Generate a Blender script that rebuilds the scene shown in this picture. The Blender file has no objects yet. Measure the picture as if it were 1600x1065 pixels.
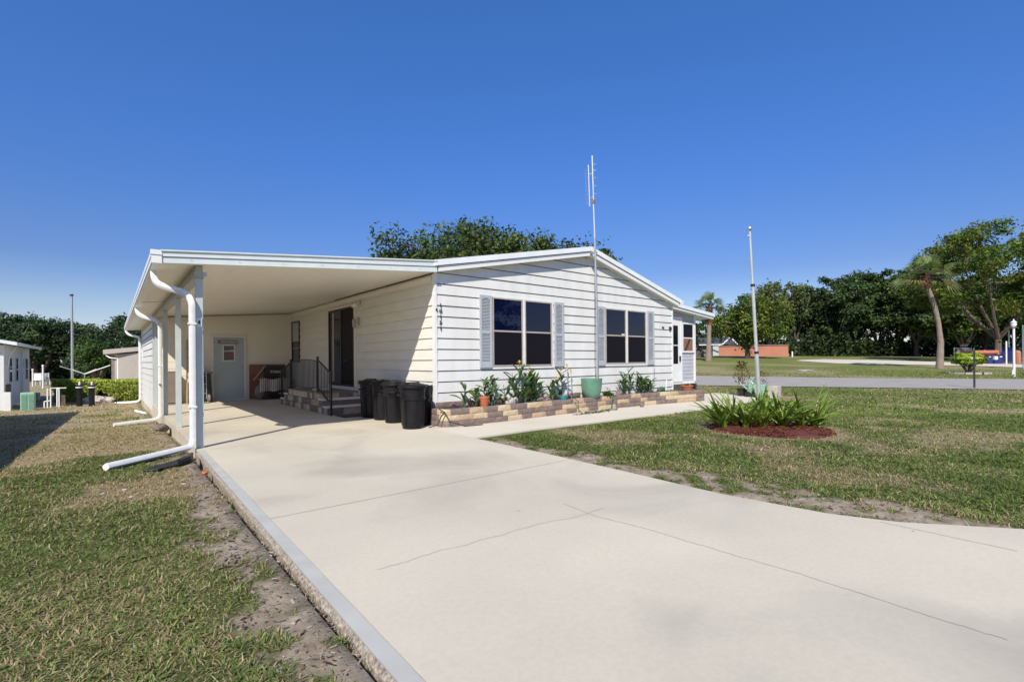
import bpy, math, random
import numpy as np
from mathutils import Vector, Matrix
R_ = math.radians
rnd = random.Random(7)
S = bpy.context.scene
COL = S.collection

# ------------------------------------------------------------------ camera, sky, sun
CH = 1.3
YAW = math.atan(626/757); ROLL = 0.00756
FPX, PCX, PCY = 757.0, 800.0, 561.7
cam_d = bpy.data.cameras.new("camera"); cam = bpy.data.objects.new("camera", cam_d); COL.objects.link(cam)
cam_d.sensor_width = 36; cam_d.lens = 36*FPX/1600
cam_d.shift_y = (PCY-532.5)/1600
cam_d.clip_start = .05; cam_d.clip_end = 2000
cam.matrix_world = Matrix.Translation((0, 0, CH)) @ Matrix.Rotation(-YAW, 4, 'Z') @ Matrix.Rotation(R_(90), 4, 'X') @ Matrix.Rotation(-ROLL, 4, 'Z')
S.camera = cam
SUN_EL = R_(42.6); LDIR = Vector((.7716*math.cos(SUN_EL), .636*math.cos(SUN_EL), -math.sin(SUN_EL)))
w = bpy.data.worlds.new("World"); S.world = w; w.use_nodes = True
nt = w.node_tree; nt.nodes.clear()
sky = nt.nodes.new('ShaderNodeTexSky'); sky.sky_type = 'NISHITA'; sky.sun_disc = False
sky.sun_elevation = SUN_EL; sky.sun_rotation = math.atan2(-LDIR.x, -LDIR.y)
sky.altitude = 300; sky.air_density = 1.0; sky.dust_density = 0.15; sky.ozone_density = 4.0
bg = nt.nodes.new('ShaderNodeBackground'); bg.inputs[1].default_value = .115
hs = nt.nodes.new('ShaderNodeHueSaturation'); hs.inputs['Saturation'].default_value = 1.12
mxw = nt.nodes.new('ShaderNodeMix'); mxw.data_type = 'RGBA'; mxw.blend_type = 'MULTIPLY'; mxw.inputs[0].default_value = 1; 
tcw = nt.nodes.new('ShaderNodeTexCoord'); spw = nt.nodes.new('ShaderNodeSeparateXYZ'); rpw = nt.nodes.new('ShaderNodeValToRGB')   # clear-air colour grade of the sky by elevation
nt.links.new(tcw.outputs['Generated'], spw.inputs[0]); nt.links.new(spw.outputs[2], rpw.inputs[0]); nt.links.new(rpw.outputs[0], mxw.inputs[7])
rpw.color_ramp.elements[0].position = 0; rpw.color_ramp.elements[0].color = (.70, .63, .68, 1)
rpw.color_ramp.elements[1].position = .9; rpw.color_ramp.elements[1].color = (1.0, 1.02, 1.05, 1)
for p_, c_ in ((.095, (.74, .64, .68)), (.165, (.56, .55, .70)), (.36, (.56, .72, 1.02)), (.585, (.62, .88, 1.2))):
    e_ = rpw.color_ramp.elements.new(p_); e_.color = (*c_, 1)
ow = nt.nodes.new('ShaderNodeOutputWorld')
nt.links.new(sky.outputs[0], hs.inputs['Color']); nt.links.new(hs.outputs[0], mxw.inputs[6]); nt.links.new(mxw.outputs[2], bg.inputs[0]); nt.links.new(bg.outputs[0], ow.inputs[0])
sd = bpy.data.lights.new("sun", 'SUN'); sd.energy = 4.3; sd.angle = R_(.5); sd.color = (1, .93, .80)
so = bpy.data.objects.new("sun", sd); COL.objects.link(so); so.rotation_euler = LDIR.to_track_quat('-Z', 'Y').to_euler()
so.location = (-30, -30, 40)
S.view_settings.view_transform = 'Standard'; S.view_settings.look = 'None'
S.view_settings.exposure = .45; S.view_settings.gamma = 1
S.render.engine = 'CYCLES'
S.cycles.max_bounces = 8; S.cycles.diffuse_bounces = 4; S.cycles.transparent_max_bounces = 8

# ------------------------------------------------------------------ noise + terrain
def _h(ix, iy, s):
    n = (ix.astype(np.int64)*374761393 + iy.astype(np.int64)*668265263 + s*974634777) & 0x7fffffff
    n = ((n ^ (n >> 13))*1274126177) & 0x7fffffff
    return ((n ^ (n >> 16)) & 0xffff)/65535.0
def vnoise(x, y, s=0):
    x = np.asarray(x, float); y = np.asarray(y, float)
    ix = np.floor(x); iy = np.floor(y); fx = x-ix; fy = y-iy
    fx = fx*fx*(3-2*fx); fy = fy*fy*(3-2*fy)
    a = _h(ix, iy, s); b = _h(ix+1, iy, s); c = _h(ix, iy+1, s); d = _h(ix+1, iy+1, s)
    return (a+(b-a)*fx)*(1-fy)+(c+(d-c)*fx)*fy
def fbm(x, y, s=0, o=4):
    t = 0; a = .5; n = 0
    for i in range(o):
        t = t+a*vnoise(x*2**i+i*13.7, y*2**i+i*7.1, s+i); n += a; a *= .5
    return t/n
def sst(e0, e1, x):
    t = np.clip((x-e0)/(e1-e0), 0, 1); return t*t*(3-2*t)
def terrain(x, y):
    x = np.asarray(x, float); y = np.asarray(y, float)
    left = (-.016-.0235*np.clip(y-8.0, 0, 17))*(1-sst(.9, 1.6, x))
    D = (x-21.3)*.876+(y-11.7)*.487
    A = (x-21.3)*.487-(y-11.7)*.876
    s = .034-.0135*np.clip(A/(np.abs(D)+8)/.6, 0, 1)
    Dc = np.clip(D, 0, None); Dc = np.where(Dc > 46, 46+(1-np.exp(-(Dc-46)/14))*9, Dc)
    right = s*Dc*sst(2, 10, x)
    under = -.13*sst(.83, .90, x)*(1-sst(4.45, 4.62, x))*(1-sst(26.5, 27, y))*sst(-6, -5.7, y)
    rl = -.022*sst(4.45, 4.7, x)*(1-sst(17, 20, x))
    bump = (fbm(x*.9, y*.9, 5, 3)-.5)*.03*(1-sst(30, 60, np.hypot(x, y)))
    return left+right+under+rl+np.where((x < .93), bump*1.0, bump*.35)
def tz(x, y): return float(terrain(x, y))
Fv = Vector((math.sin(YAW), math.cos(YAW), 0)); Rv = Vector((math.cos(YAW), -math.sin(YAW), 0))
def at(u, t):
    """ground point seen along photo column u at forward distance t (metres)"""
    p = Fv*t+Rv*((u-PCX)/FPX*t); return Vector((p.x, p.y, tz(p.x, p.y)))
def gt(u, v):
    """terrain point under a pixel"""
    c, s = math.cos(ROLL), math.sin(ROLL)
    Rr = Rv*c-Vector((0, 0, s)); Ur = Rv*s+Vector((0, 0, c))
    d = Fv+Rr*((u-PCX)/FPX)-Ur*((v-PCY)/FPX); o = Vector((0, 0, CH)); t = 1.0
    while t < 150:
        p = o+d*t
        if p.z <= tz(p.x, p.y): break
        t += .05
    return Vector((p.x, p.y, tz(p.x, p.y)))

# ------------------------------------------------------------------ materials
def mat(name, col, rough=.6, col2=None, nscale=4, bump=0, bscale=30, metal=0, spec=.5, stretch=None, attr=None, detail=5, trans=0, coord='Object'):
    m = bpy.data.materials.new(name); m.use_nodes = True; n = m.node_tree.nodes; l = m.node_tree.links
    b = n['Principled BSDF']; b.inputs['Roughness'].default_value = rough; b.inputs['Metallic'].default_value = metal
    b.inputs['Specular IOR Level'].default_value = spec
    c1 = (*col, 1); c2 = (*(col2 or tuple(c*.82 for c in col)), 1)
    tc = n.new('ShaderNodeTexCoord'); src = tc.outputs[coord]
    if stretch:
        mp = n.new('ShaderNodeMapping'); mp.inputs['Scale'].default_value = stretch; l.new(src, mp.inputs[0]); src = mp.outputs[0]
    nz = n.new('ShaderNodeTexNoise'); nz.inputs['Scale'].default_value = nscale; nz.inputs['Detail'].default_value = detail; l.new(src, nz.inputs[0])
    rp = n.new('ShaderNodeValToRGB'); rp.color_ramp.elements[0].position = .35; rp.color_ramp.elements[1].position = .68
    rp.color_ramp.elements[0].color = c2; rp.color_ramp.elements[1].color = c1; l.new(nz.outputs[0], rp.inputs[0])
    out = rp.outputs[0]
    if attr:
        a = n.new('ShaderNodeAttribute'); a.attribute_name = attr
        mx = n.new('ShaderNodeMix'); mx.data_type = 'RGBA'; mx.blend_type = 'MULTIPLY'; mx.inputs[0].default_value = 1
        l.new(out, mx.inputs[6]); l.new(a.outputs['Color'], mx.inputs[7]); out = mx.outputs[2]
    l.new(out, b.inputs['Base Color'])
    if bump:
        n2 = n.new('ShaderNodeTexNoise'); n2.inputs['Scale'].default_value = bscale; n2.inputs['Detail'].default_value = 4; l.new(src, n2.inputs[0])
        bp = n.new('ShaderNodeBump'); bp.inputs['Strength'].default_value = bump; bp.inputs['Distance'].default_value = .01
        l.new(n2.outputs[0], bp.inputs['Height']); l.new(bp.outputs[0], b.inputs['Normal'])
    if trans:
        tb = n.new('ShaderNodeBsdfTranslucent'); l.new(out, tb.inputs[0]); ms = n.new('ShaderNodeMixShader'); ms.inputs[0].default_value = trans
        l.new(b.outputs[0], ms.inputs[1]); l.new(tb.outputs[0], ms.inputs[2]); l.new(ms.outputs[0], n['Material Output'].inputs[0])
    return m
M = {}
M['warmwhite'] = mat('warm_white_siding', (.74, .71, .645), .55, (.69, .66, .60), 1.6, .12, 60, stretch=(1, 1, 3))
M['white'] = mat('white_siding_paint', (.71, .705, .69), .55, (.63, .625, .60), 1.4, .12, 60, stretch=(2.2, 2.2, .5))
M['trim'] = mat('white_trim', (.76, .76, .75), .4, (.71, .71, .70), 6)
M['fascia'] = mat('pale_aluminium_fascia', (.66, .71, .70), .42, (.60, .65, .64), 5)
M['ceil'] = mat('carport_ceiling', (.93, .87, .77), .5, (.89, .83, .735), 2, .05, 12, stretch=(8, .3, 1))
M['roof'] = mat('white_roof_metal', (.80, .82, .83), .35, (.72, .74, .76), 3)
M['cream'] = mat('cream_wall', (.82, .765, .65), .6, (.78, .725, .61), 1.2, .06, 40)
M['post'] = mat('pale_grey_green_paint', (.50, .55, .54), .45, (.45, .50, .49), 5)
M['beam'] = mat('grey_beam', (.42, .43, .40), .5)
M['pipe'] = mat('white_downspout', (.84, .84, .82), .3, (.76, .76, .74), 9)
M['shutter'] = mat('grey_blue_shutter', (.42, .445, .475), .5, (.38, .405, .435), 9)
M['frame'] = mat('window_frame_beige', (.44, .38, .33), .4, (.36, .31, .27), 9)
M['dark'] = mat('black_paint', (.012, .012, .013), .35, (.02, .02, .02), 9)
M['rail'] = mat('black_rail', (.015, .014, .014), .35)
M['glass'] = mat('window_glass', (.002, .004, .022), .02, (.003, .005, .028), 3, spec=.55)
M['screen'] = mat('insect_screen', (.0075, .0065, .010), .5, (.010, .0085, .013), 300, spec=.12)
M['black'] = mat('black_plastic', (.008, .0075, .0095), .42, (.014, .013, .015), 7, .25, 22, spec=.22)
M['door'] = mat('blue_grey_door', (.43, .49, .50), .45, (.40, .46, .47), 3)
M['metal'] = mat('galvanised', (.55, .56, .58), .38, (.45, .46, .48), 12, metal=.7)
M['silver'] = mat('silver_pole', (.70, .71, .72), .32, (.62, .63, .65), 8, metal=.6)
M['greenpot'] = mat('glazed_green_pot', (.13, .27, .19), .35, (.10, .22, .155), 6, .1, 10)
M['terra'] = mat('terracotta', (.42, .13, .055), .75, (.36, .10, .045), 9, .1, 40)
M['mulch'] = mat('red_mulch', (.15, .04, .025), .9, (.07, .022, .015), 60, 1.0, 90)
M['soil'] = mat('dark_soil', (.12, .045, .03), .95, (.05, .025, .018), 30, 1, 60)
M['leaf'] = mat('leaf_green', (.075, .145, .026), .42, (.045, .10, .018), 9, attr='tint', trans=.25)
M['strap'] = mat('strap_leaf', (.17, .26, .035), .38, (.115, .19, .028), 7, attr='tint', trans=.28)
M['crown'] = mat('tree_leaves', (.058, .088, .026), .55, (.038, .062, .018), .6, attr='tint', trans=.22, spec=.3)
M['palmleaf'] = mat('palm_leaves', (.17, .235, .09), .42, (.11, .165, .055), 2, attr='tint', trans=.2)
M['bark'] = mat('bark', (.17, .13, .10), .9, (.09, .07, .055), 5, .8, 12, stretch=(3, 3, .8))
M['palmbark'] = mat('palm_bark', (.30, .24, .19), .9, (.20, .15, .12), 6, .8, 14, stretch=(1, 1, 5))
M['palmboot'] = mat('palm_boots', (.22, .09, .05), .9, (.12, .05, .03), 8, .8, 14)
M['cardb'] = mat('brown_board', (.25, .12, .07), .8, (.2, .09, .055), 4)
M['dred'] = mat('dusty_brown', (.25, .20, .17), .8)
M['lip_shade'] = mat('siding_lip_shade', (.09, .085, .08), .8, (.13, .12, .115), 3)  # shadow line below the siding lips, put into a dark colour
M['greysiding'] = mat('lavender_grey_siding', (.46, .47, .51), .5, (.42, .43, .47), 2)
M['pinkstone'] = mat('tread_stone', (.78, .70, .66), .8, (.68, .61, .58), 20, .3, 80)
M['orange'] = mat('orange_wall', (.43, .18, .115), .8, (.37, .15, .095), .8, .2, 20)
M['orangem'] = mat('orange_metal', (.50, .19, .11), .5, (.43, .15, .09), 2)
M['bluem'] = mat('blue_metal', (.018, .024, .15), .4, (.013, .018, .11), 2)
M['dkroof'] = mat('dark_shingle', (.05, .055, .065), .85, (.07, .075, .085), 3, .3, 30)
M['tanwall'] = mat('tan_panel', (.42, .38, .33), .6, (.38, .34, .295), 1.5)
M['mauve'] = mat('mauve_brown', (.20, .155, .15), .7)
M['greenbox'] = mat('mint_utility', (.27, .43, .33), .5, (.24, .44, .31), 5)
M['rock'] = mat('pale_rock', (.50, .46, .41), .9, (.38, .34, .31), 7, .8, 20)
M['brock'] = mat('brown_rock', (.20, .16, .15), .9, (.13, .10, .095), 9, .8, 20)
M['wood'] = mat('yellow_wood', (.50, .33, .13), .6, (.42, .26, .10), 6, stretch=(1, 1, .2))
M['turq'] = mat('turquoise', (.03, .20, .26), .4)
M['flower'] = mat('yellow_flower', (.75, .42, .08), .6, (.78, .6, .2), 20, trans=.2)
M['purple'] = mat('croton_leaf', (.20, .09, .035), .5, (.12, .13, .03), 14, trans=.2)
M['pinkfl'] = mat('pink_flower', (.5, .2, .25), .6)
M['hose'] = mat('green_hose', (.05, .12, .07), .5)
M['dkhose'] = mat('dark_hose', (.035, .03, .028), .6)
M['glow'] = mat('white_globe', (.85, .85, .85), .3)
M['sign'] = mat('green_sign', (.02, .20, .11), .4)
M['hedge'] = mat('hedge_leaf', (.34, .42, .05), .5, (.18, .25, .03), 6, attr='tint', trans=.25)
M['cloth'] = mat('striped_cloth', (.42, .37, .31), .9)
M['red'] = mat('red_letter', (.45, .05, .05), .6)
M['tealpost'] = mat('dark_stake', (.035, .04, .035), .5)
M['roof_blue'] = mat('pale_blue_roof', (.30, .33, .5), .5)
def concrete(name, c1, c2, c3):
    m = bpy.data.materials.new(name); m.use_nodes = True; n = m.node_tree.nodes; l = m.node_tree.links; b = n['Principled BSDF']
    b.inputs['Roughness'].default_value = .85; b.inputs['Specular IOR Level'].default_value = .3
    tc = n.new('ShaderNodeTexCoord')
    a = n.new('ShaderNodeTexNoise'); a.inputs['Scale'].default_value = .38; a.inputs['Detail'].default_value = 6; a.inputs['Roughness'].default_value = .55; l.new(tc.outputs['Object'], a.inputs[0])
    r = n.new('ShaderNodeValToRGB'); r.color_ramp.elements[0].position = .33; r.color_ramp.elements[1].position = .66
    r.color_ramp.elements[0].color = (*c2, 1); r.color_ramp.elements[1].color = (*c1, 1); l.new(a.outputs[0], r.inputs[0])
    f = n.new('ShaderNodeTexNoise'); f.inputs['Scale'].default_value = 28; f.inputs['Detail'].default_value = 8; f.inputs['Roughness'].default_value = .7; l.new(tc.outputs['Object'], f.inputs[0])
    fr = n.new('ShaderNodeValToRGB'); fr.color_ramp.elements[0].position = .3; fr.color_ramp.elements[1].position = .62
    fr.color_ramp.elements[0].color = (.93, .93, .93, 1); fr.color_ramp.elements[1].color = (1.02, 1.02, 1.02, 1); l.new(f.outputs[0], fr.inputs[0])
    mx = n.new('ShaderNodeMix'); mx.data_type = 'RGBA'; mx.blend_type = 'MULTIPLY'; mx.inputs[0].default_value = 1; l.new(r.outputs[0], mx.inputs[6]); l.new(fr.outputs[0], mx.inputs[7])
    # stains: soft darker patches
    s = n.new('ShaderNodeTexNoise'); s.inputs['Scale'].default_value = .55; s.inputs['Detail'].default_value = 4; s.inputs['Distortion'].default_value = .8; l.new(tc.outputs['Object'], s.inputs[0])
    sr = n.new('ShaderNodeValToRGB'); sr.color_ramp.elements[0].position = .50; sr.color_ramp.elements[1].position = .74
    sr.color_ramp.elements[0].color = (0, 0, 0, 1); sr.color_ramp.elements[1].color = (.62, .62, .62, 1); l.new(s.outputs[0], sr.inputs[0])
    m2 = n.new('ShaderNodeMix'); m2.data_type = 'RGBA'; l.new(sr.outputs[0], m2.inputs[0]); l.new(mx.outputs[2], m2.inputs[6]); m2.inputs[7].default_value = (*c3, 1)
    # sparse specks
    v = n.new('ShaderNodeTexVoronoi'); v.inputs['Scale'].default_value = 3.1; l.new(tc.outputs['Object'], v.inputs[0])
    vr = n.new('ShaderNodeMath'); vr.operation = 'LESS_THAN'; vr.inputs[1].default_value = .028; l.new(v.outputs['Distance'], vr.inputs[0])
    m3 = n.new('ShaderNodeMix'); m3.data_type = 'RGBA'; l.new(vr.outputs[0], m3.inputs[0]); l.new(m2.outputs[2], m3.inputs[6]); m3.inputs[7].default_value = (.16, .13, .10, 1)
    l.new(m3.outputs[2], b.inputs['Base Color'])
    bp = n.new('ShaderNodeBump'); bp.inputs['Strength'].default_value = .25; bp.inputs['Distance'].default_value = .004; l.new(f.outputs[0], bp.inputs['Height']); l.new(bp.outputs[0], b.inputs['Normal'])
    return m
M['conc'] = concrete('driveway_concrete', (.585, .53, .425), (.475, .432, .352), (.30, .275, .235))
M['walk'] = concrete('walk_concrete', (.62, .565, .47), (.56, .51, .43), (.48, .44, .37))
M['border'] = mat('grey_blue_border_paint', (.45, .445, .415), .8, (.39, .385, .36), 3, .1, 60)
M['edge'] = mat('pebbly_slab_edge', (.44, .39, .32), .9, (.17, .13, .10), 55, 1, 60)
M['asphalt'] = mat('grey_road', (.33, .31, .28), .9, (.29, .27, .25), 1.2, .3, 60)
M['crack'] = mat('crack_line', (.20, .165, .135), .9, (.40, .35, .29), 14)
M['joint'] = mat('joint_line', (.25, .22, .185), .9, (.40, .35, .29), 9)

def ground_mat():
    m = bpy.data.materials.new('lawn_ground'); m.use_nodes = True; n = m.node_tree.nodes; l = m.node_tree.links; b = n['Principled BSDF']
    b.inputs['Roughness'].default_value = .95; b.inputs['Specular IOR Level'].default_value = .15
    tc = n.new('ShaderNodeTexCoord'); at_ = n.new('ShaderNodeAttribute'); at_.attribute_name = 'cov'
    sp = n.new('ShaderNodeSeparateColor'); l.new(at_.outputs['Color'], sp.inputs[0])
    def ramp(scale, ca, cb, det=8, p=(.3, .7), ro=.7):
        t = n.new('ShaderNodeTexNoise'); t.inputs['Scale'].default_value = scale; t.inputs['Detail'].default_value = det; t.inputs['Roughness'].default_value = ro; l.new(tc.outputs['Object'], t.inputs[0])
        r = n.new('ShaderNodeValToRGB'); r.color_ramp.elements[0].position = p[0]; r.color_ramp.elements[1].position = p[1]
        r.color_ramp.elements[0].color = (*ca, 1); r.color_ramp.elements[1].color = (*cb, 1); l.new(t.outputs[0], r.inputs[0]); return r.outputs[0], t.outputs[0]
    g, gn = ramp(9, (.085, .10, .022), (.185, .21, .055))
    s, _ = ramp(12, (.27, .21, .125), (.42, .34, .215))
    d, _ = ramp(7, (.19, .15, .11), (.37, .305, .23), p=(.36, .66))
    def mixc(f, a, c):
        mx = n.new('ShaderNodeMix'); mx.data_type = 'RGBA'; l.new(f, mx.inputs[0]); l.new(a, mx.inputs[6]); l.new(c, mx.inputs[7]); return mx.outputs[2]
    th, _ = ramp(40, (.022, .024, .008), (.075, .08, .028)); g = mixc(sp.outputs[0], g, th); sd_, _ = ramp(40, (.12, .085, .05), (.30, .24, .15)); s = mixc(sp.outputs[0], s, sd_)
    c = mixc(sp.outputs[1], g, s); c = mixc(sp.outputs[2], c, d); l.new(c, b.inputs['Base Color'])
    t = n.new('ShaderNodeTexNoise'); t.inputs['Scale'].default_value = 26; t.inputs['Detail'].default_value = 6; l.new(tc.outputs['Object'], t.inputs[0])
    bp = n.new('ShaderNodeBump'); bp.inputs['Strength'].default_value = .45; bp.inputs['Distance'].default_value = .02; l.new(t.outputs[0], bp.inputs['Height']); l.new(bp.outputs[0], b.inputs['Normal'])
    return m
M['ground'] = ground_mat()
def grass_mat():
    m = bpy.data.materials.new('grass_blades'); m.use_nodes = True; n = m.node_tree.nodes; l = m.node_tree.links; b = n['Principled BSDF']
    a = n.new('ShaderNodeAttribute'); a.attribute_name = 'tint'; l.new(a.outputs['Color'], b.inputs['Base Color']); b.inputs['Roughness'].default_value = .6
    b.inputs['Specular IOR Level'].default_value = .25
    tb = n.new('ShaderNodeBsdfTranslucent'); l.new(a.outputs['Color'], tb.inputs[0]); ms = n.new('ShaderNodeMixShader'); ms.inputs[0].default_value = .22
    l.new(b.outputs[0], ms.inputs[1]); l.new(tb.outputs[0], ms.inputs[2]); l.new(ms.outputs[0], n['Material Output'].inputs[0]); return m
M['grass'] = grass_mat()

# ------------------------------------------------------------------ mesh builder
class MB:
    def __init__(s): s.v = []; s.f = []; s.mi = []; s.tint = None; s.cur = 0
    def face(s, pts):
        i = len(s.v); s.v += [tuple(p) for p in pts]; s.f.append(tuple(range(i, i+len(pts)))); s.mi.append(s.cur); return s
    def hexa(s, p):   # 8 points: bottom 4 ccw, top 4
        i = len(s.v); s.v += [tuple(q) for q in p]
        for q in ((3, 2, 1, 0), (4, 5, 6, 7), (0, 1, 5, 4), (1, 2, 6, 5), (2, 3, 7, 6), (3, 0, 4, 7)):
            s.f.append(tuple(i+k for k in q)); s.mi.append(s.cur)
        return s
    def box(s, x0, y0, z0, x1, y1, z1):
        return s.hexa([(x0, y0, z0), (x1, y0, z0), (x1, y1, z0), (x0, y1, z0), (x0, y0, z1), (x1, y0, z1), (x1, y1, z1), (x0, y1, z1)])
    def mbox(s, mtx, sx, sy, sz):
        return s.hexa([mtx @ Vector(q) for q in [(-sx/2, -sy/2, 0), (sx/2, -sy/2, 0), (sx/2, sy/2, 0), (-sx/2, sy/2, 0), (-sx/2, -sy/2, sz), (sx/2, -sy/2, sz), (sx/2, sy/2, sz), (-sx/2, sy/2, sz)]])
    def bar(s, a, b, w, h=None, up=(0, 0, 1)):
        a = Vector(a); b = Vector(b); h = h or w; d = (b-a).normalized(); u = Vector(up)
        if abs(d.dot(u)) > .95: u = Vector((0, 1, 0))
        x = d.cross(u).normalized()*w/2; y = x.cross(d).normalized()*h/2
        return s.hexa([a-x-y, a+x-y, b+x-y, b-x-y, a-x+y, a+x+y, b+x+y, b-x+y])
    def path(s, pts, rad, n=8, cap=True, sq=False):
        pts = [Vector(p) for p in pts]; k = len(pts)
        if not hasattr(rad, '__len__'): rad = [rad]*k
        i0 = len(s.v); d0 = (pts[1]-pts[0]).normalized()
        u = Vector((0, 0, 1)) if abs(d0.z) < .9 else Vector((0, 1, 0))
        x = d0.cross(u).normalized()
        for j, p in enumerate(pts):
            d = (pts[min(j+1, k-1)]-pts[max(j-1, 0)]).normalized()
            x = (x-d*x.dot(d)).normalized(); y = d.cross(x)
            for q in range(n):
                a = 2*math.pi*(q+.5)/n; cx, cy = math.cos(a), math.sin(a)
                if sq: e = (abs(cx)**5+abs(cy)**5)**(-1/5); cx *= e*.9; cy *= e
                s.v.append(tuple(p+x*cx*rad[j]+y*cy*rad[j]))
        for j in range(k-1):
            for q in range(n):
                a = i0+j*n+q; b = i0+j*n+(q+1) % n; s.f.append((a, b, b+n, a+n)); s.mi.append(s.cur)
        if cap:
            s.f.append(tuple(i0+q for q in reversed(range(n)))); s.f.append(tuple(i0+(k-1)*n+q for q in range(n))); s.mi += [s.cur]*2
        return s
    def cyl(s, c, r, h, n=16, r2=None): return s.path([c, (c[0], c[1], c[2]+h)], [r, r if r2 is None else r2], n)
    def lathe(s, prof, c=(0, 0, 0), n=24, sx=1, sy=1):
        i0 = len(s.v); k = len(prof)
        for r, z in prof:
            for q in range(n):
                a = 2*math.pi*q/n; s.v.append((c[0]+r*math.cos(a)*sx, c[1]+r*math.sin(a)*sy, c[2]+z))
        for j in range(k-1):
            for q in range(n):
                a = i0+j*n+q; b = i0+j*n+(q+1) % n; s.f.append((a, b, b+n, a+n)); s.mi.append(s.cur)
        return s
    def prism(s, poly, y0, y1, ax='y'):   # poly of (x,z) extruded along y, or (x,y) along z, or (y,z) along x
        def P(p, t): return (p[0], t, p[1]) if ax == 'y' else ((p[0], p[1], t) if ax == 'z' else (t, p[0], p[1]))
        i = len(s.v); n = len(poly); s.v += [P(p, y0) for p in poly]+[P(p, y1) for p in poly]
        s.f.append(tuple(range(i, i+n))); s.f.append(tuple(range(i+2*n-1, i+n-1, -1))); s.mi += [s.cur]*2
        for k in range(n):
            s.f.append((i+k, i+n+k, i+n+(k+1) % n, i+(k+1) % n)); s.mi.append(s.cur)
        return s
    def blob(s, c, r, seed=0, n=10, amp=.25, flat=1):
        rr = random.Random(seed); i0 = len(s.v); ph = [rr.uniform(0, 6.28) for _ in range(6)]
        rx, ry, rz = r if hasattr(r, '__len__') else (r, r, r)
        for j in range(n+1):
            th = math.pi*j/n
            for q in range(n*2):
                a = math.pi*q/n
                f = 1+amp*(math.sin(2*a+ph[0]+3*th)*.4+math.sin(3*a+ph[1])*math.sin(2*th+ph[2])*.4+math.sin(5*a+ph[3]+th*4)*.2)
                s.v.append((c[0]+rx*f*math.sin(th)*math.cos(a), c[1]+ry*f*math.sin(th)*math.sin(a), c[2]+rz*f*math.cos(th)))
        m = n*2
        for j in range(n):
            for q in range(m):
                a = i0+j*m+q; b = i0+j*m+(q+1) % m; s.f.append((a, a+m, b+m, b)); s.mi.append(s.cur)
        return s
    def build(s, name, mats, parent=None, smooth=False, bevel=0, local=False):
        if not isinstance(mats, (list, tuple)): mats = [mats]
        me = bpy.data.meshes.new(name); v = s.v
        if parent is not None and not local:
            off = wloc(parent); v = [(a-off[0], b-off[1], c-off[2]) for a, b, c in v]
        me.from_pydata(v, [], s.f)
        for m in mats: me.materials.append(M[m] if isinstance(m, str) else m)
        if len(mats) > 1: me.polygons.foreach_set('material_index', s.mi)
        if s.tint:
            a = me.color_attributes.new('tint', 'FLOAT_COLOR', 'POINT'); buf = []
            for t in s.tint: buf += [t[0], t[1], t[2], 1]
            a.data.foreach_set('color', buf)
        bm_fix(me, smooth)
        o = bpy.data.objects.new(name, me); COL.objects.link(o)
        if parent is not None: o.parent = parent
        if bevel:
            bv = o.modifiers.new('bevel', 'BEVEL'); bv.width = bevel; bv.segments = 2; bv.limit_method = 'ANGLE'
        return o
def bm_fix(me, smooth):
    import bmesh
    if len(me.polygons) < 6000:
        b = bmesh.new(); b.from_mesh(me); bmesh.ops.recalc_face_normals(b, faces=b.faces); b.to_mesh(me); b.free()
    if smooth:
        me.polygons.foreach_set('use_smooth', [True]*len(me.polygons))
        try: me.set_sharp_from_angle(angle=R_(40))
        except Exception: pass
    me.update()
def wloc(o):
    x = Vector((0, 0, 0))
    while o is not None: x += o.location; o = o.parent
    return x
def tag(o, label=None, cat=None, group=None, kind=None):
    if label: o['label'] = label
    if cat: o['category'] = cat
    if group: o['group'] = group
    if kind: o['kind'] = kind
    return o
def thing(name, label, cat, loc=(0, 0, 0), rz=0, group=None):
    o = bpy.data.objects.new(name, None); COL.objects.link(o); o.location = loc; o.rotation_euler = (0, 0, rz); o.empty_display_size = .2
    return tag(o, label, cat, group)
def children(o): return [c for c in bpy.data.objects if c.parent == o]
def dup(root, loc, rz=0, label=None, scale=None):
    r = root.copy(); COL.objects.link(r); r.location = loc; r.rotation_euler = (0, 0, rz)
    if scale: r.scale = scale if hasattr(scale, '__len__') else (scale,)*3
    if label: r['label'] = label
    for ch in children(root):
        c = ch.copy(); COL.objects.link(c); c.parent = r
        for g in children(ch): d = g.copy(); COL.objects.link(d); d.parent = c
    return r
def struct(o, label=None): o['kind'] = 'structure'; return o

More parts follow.
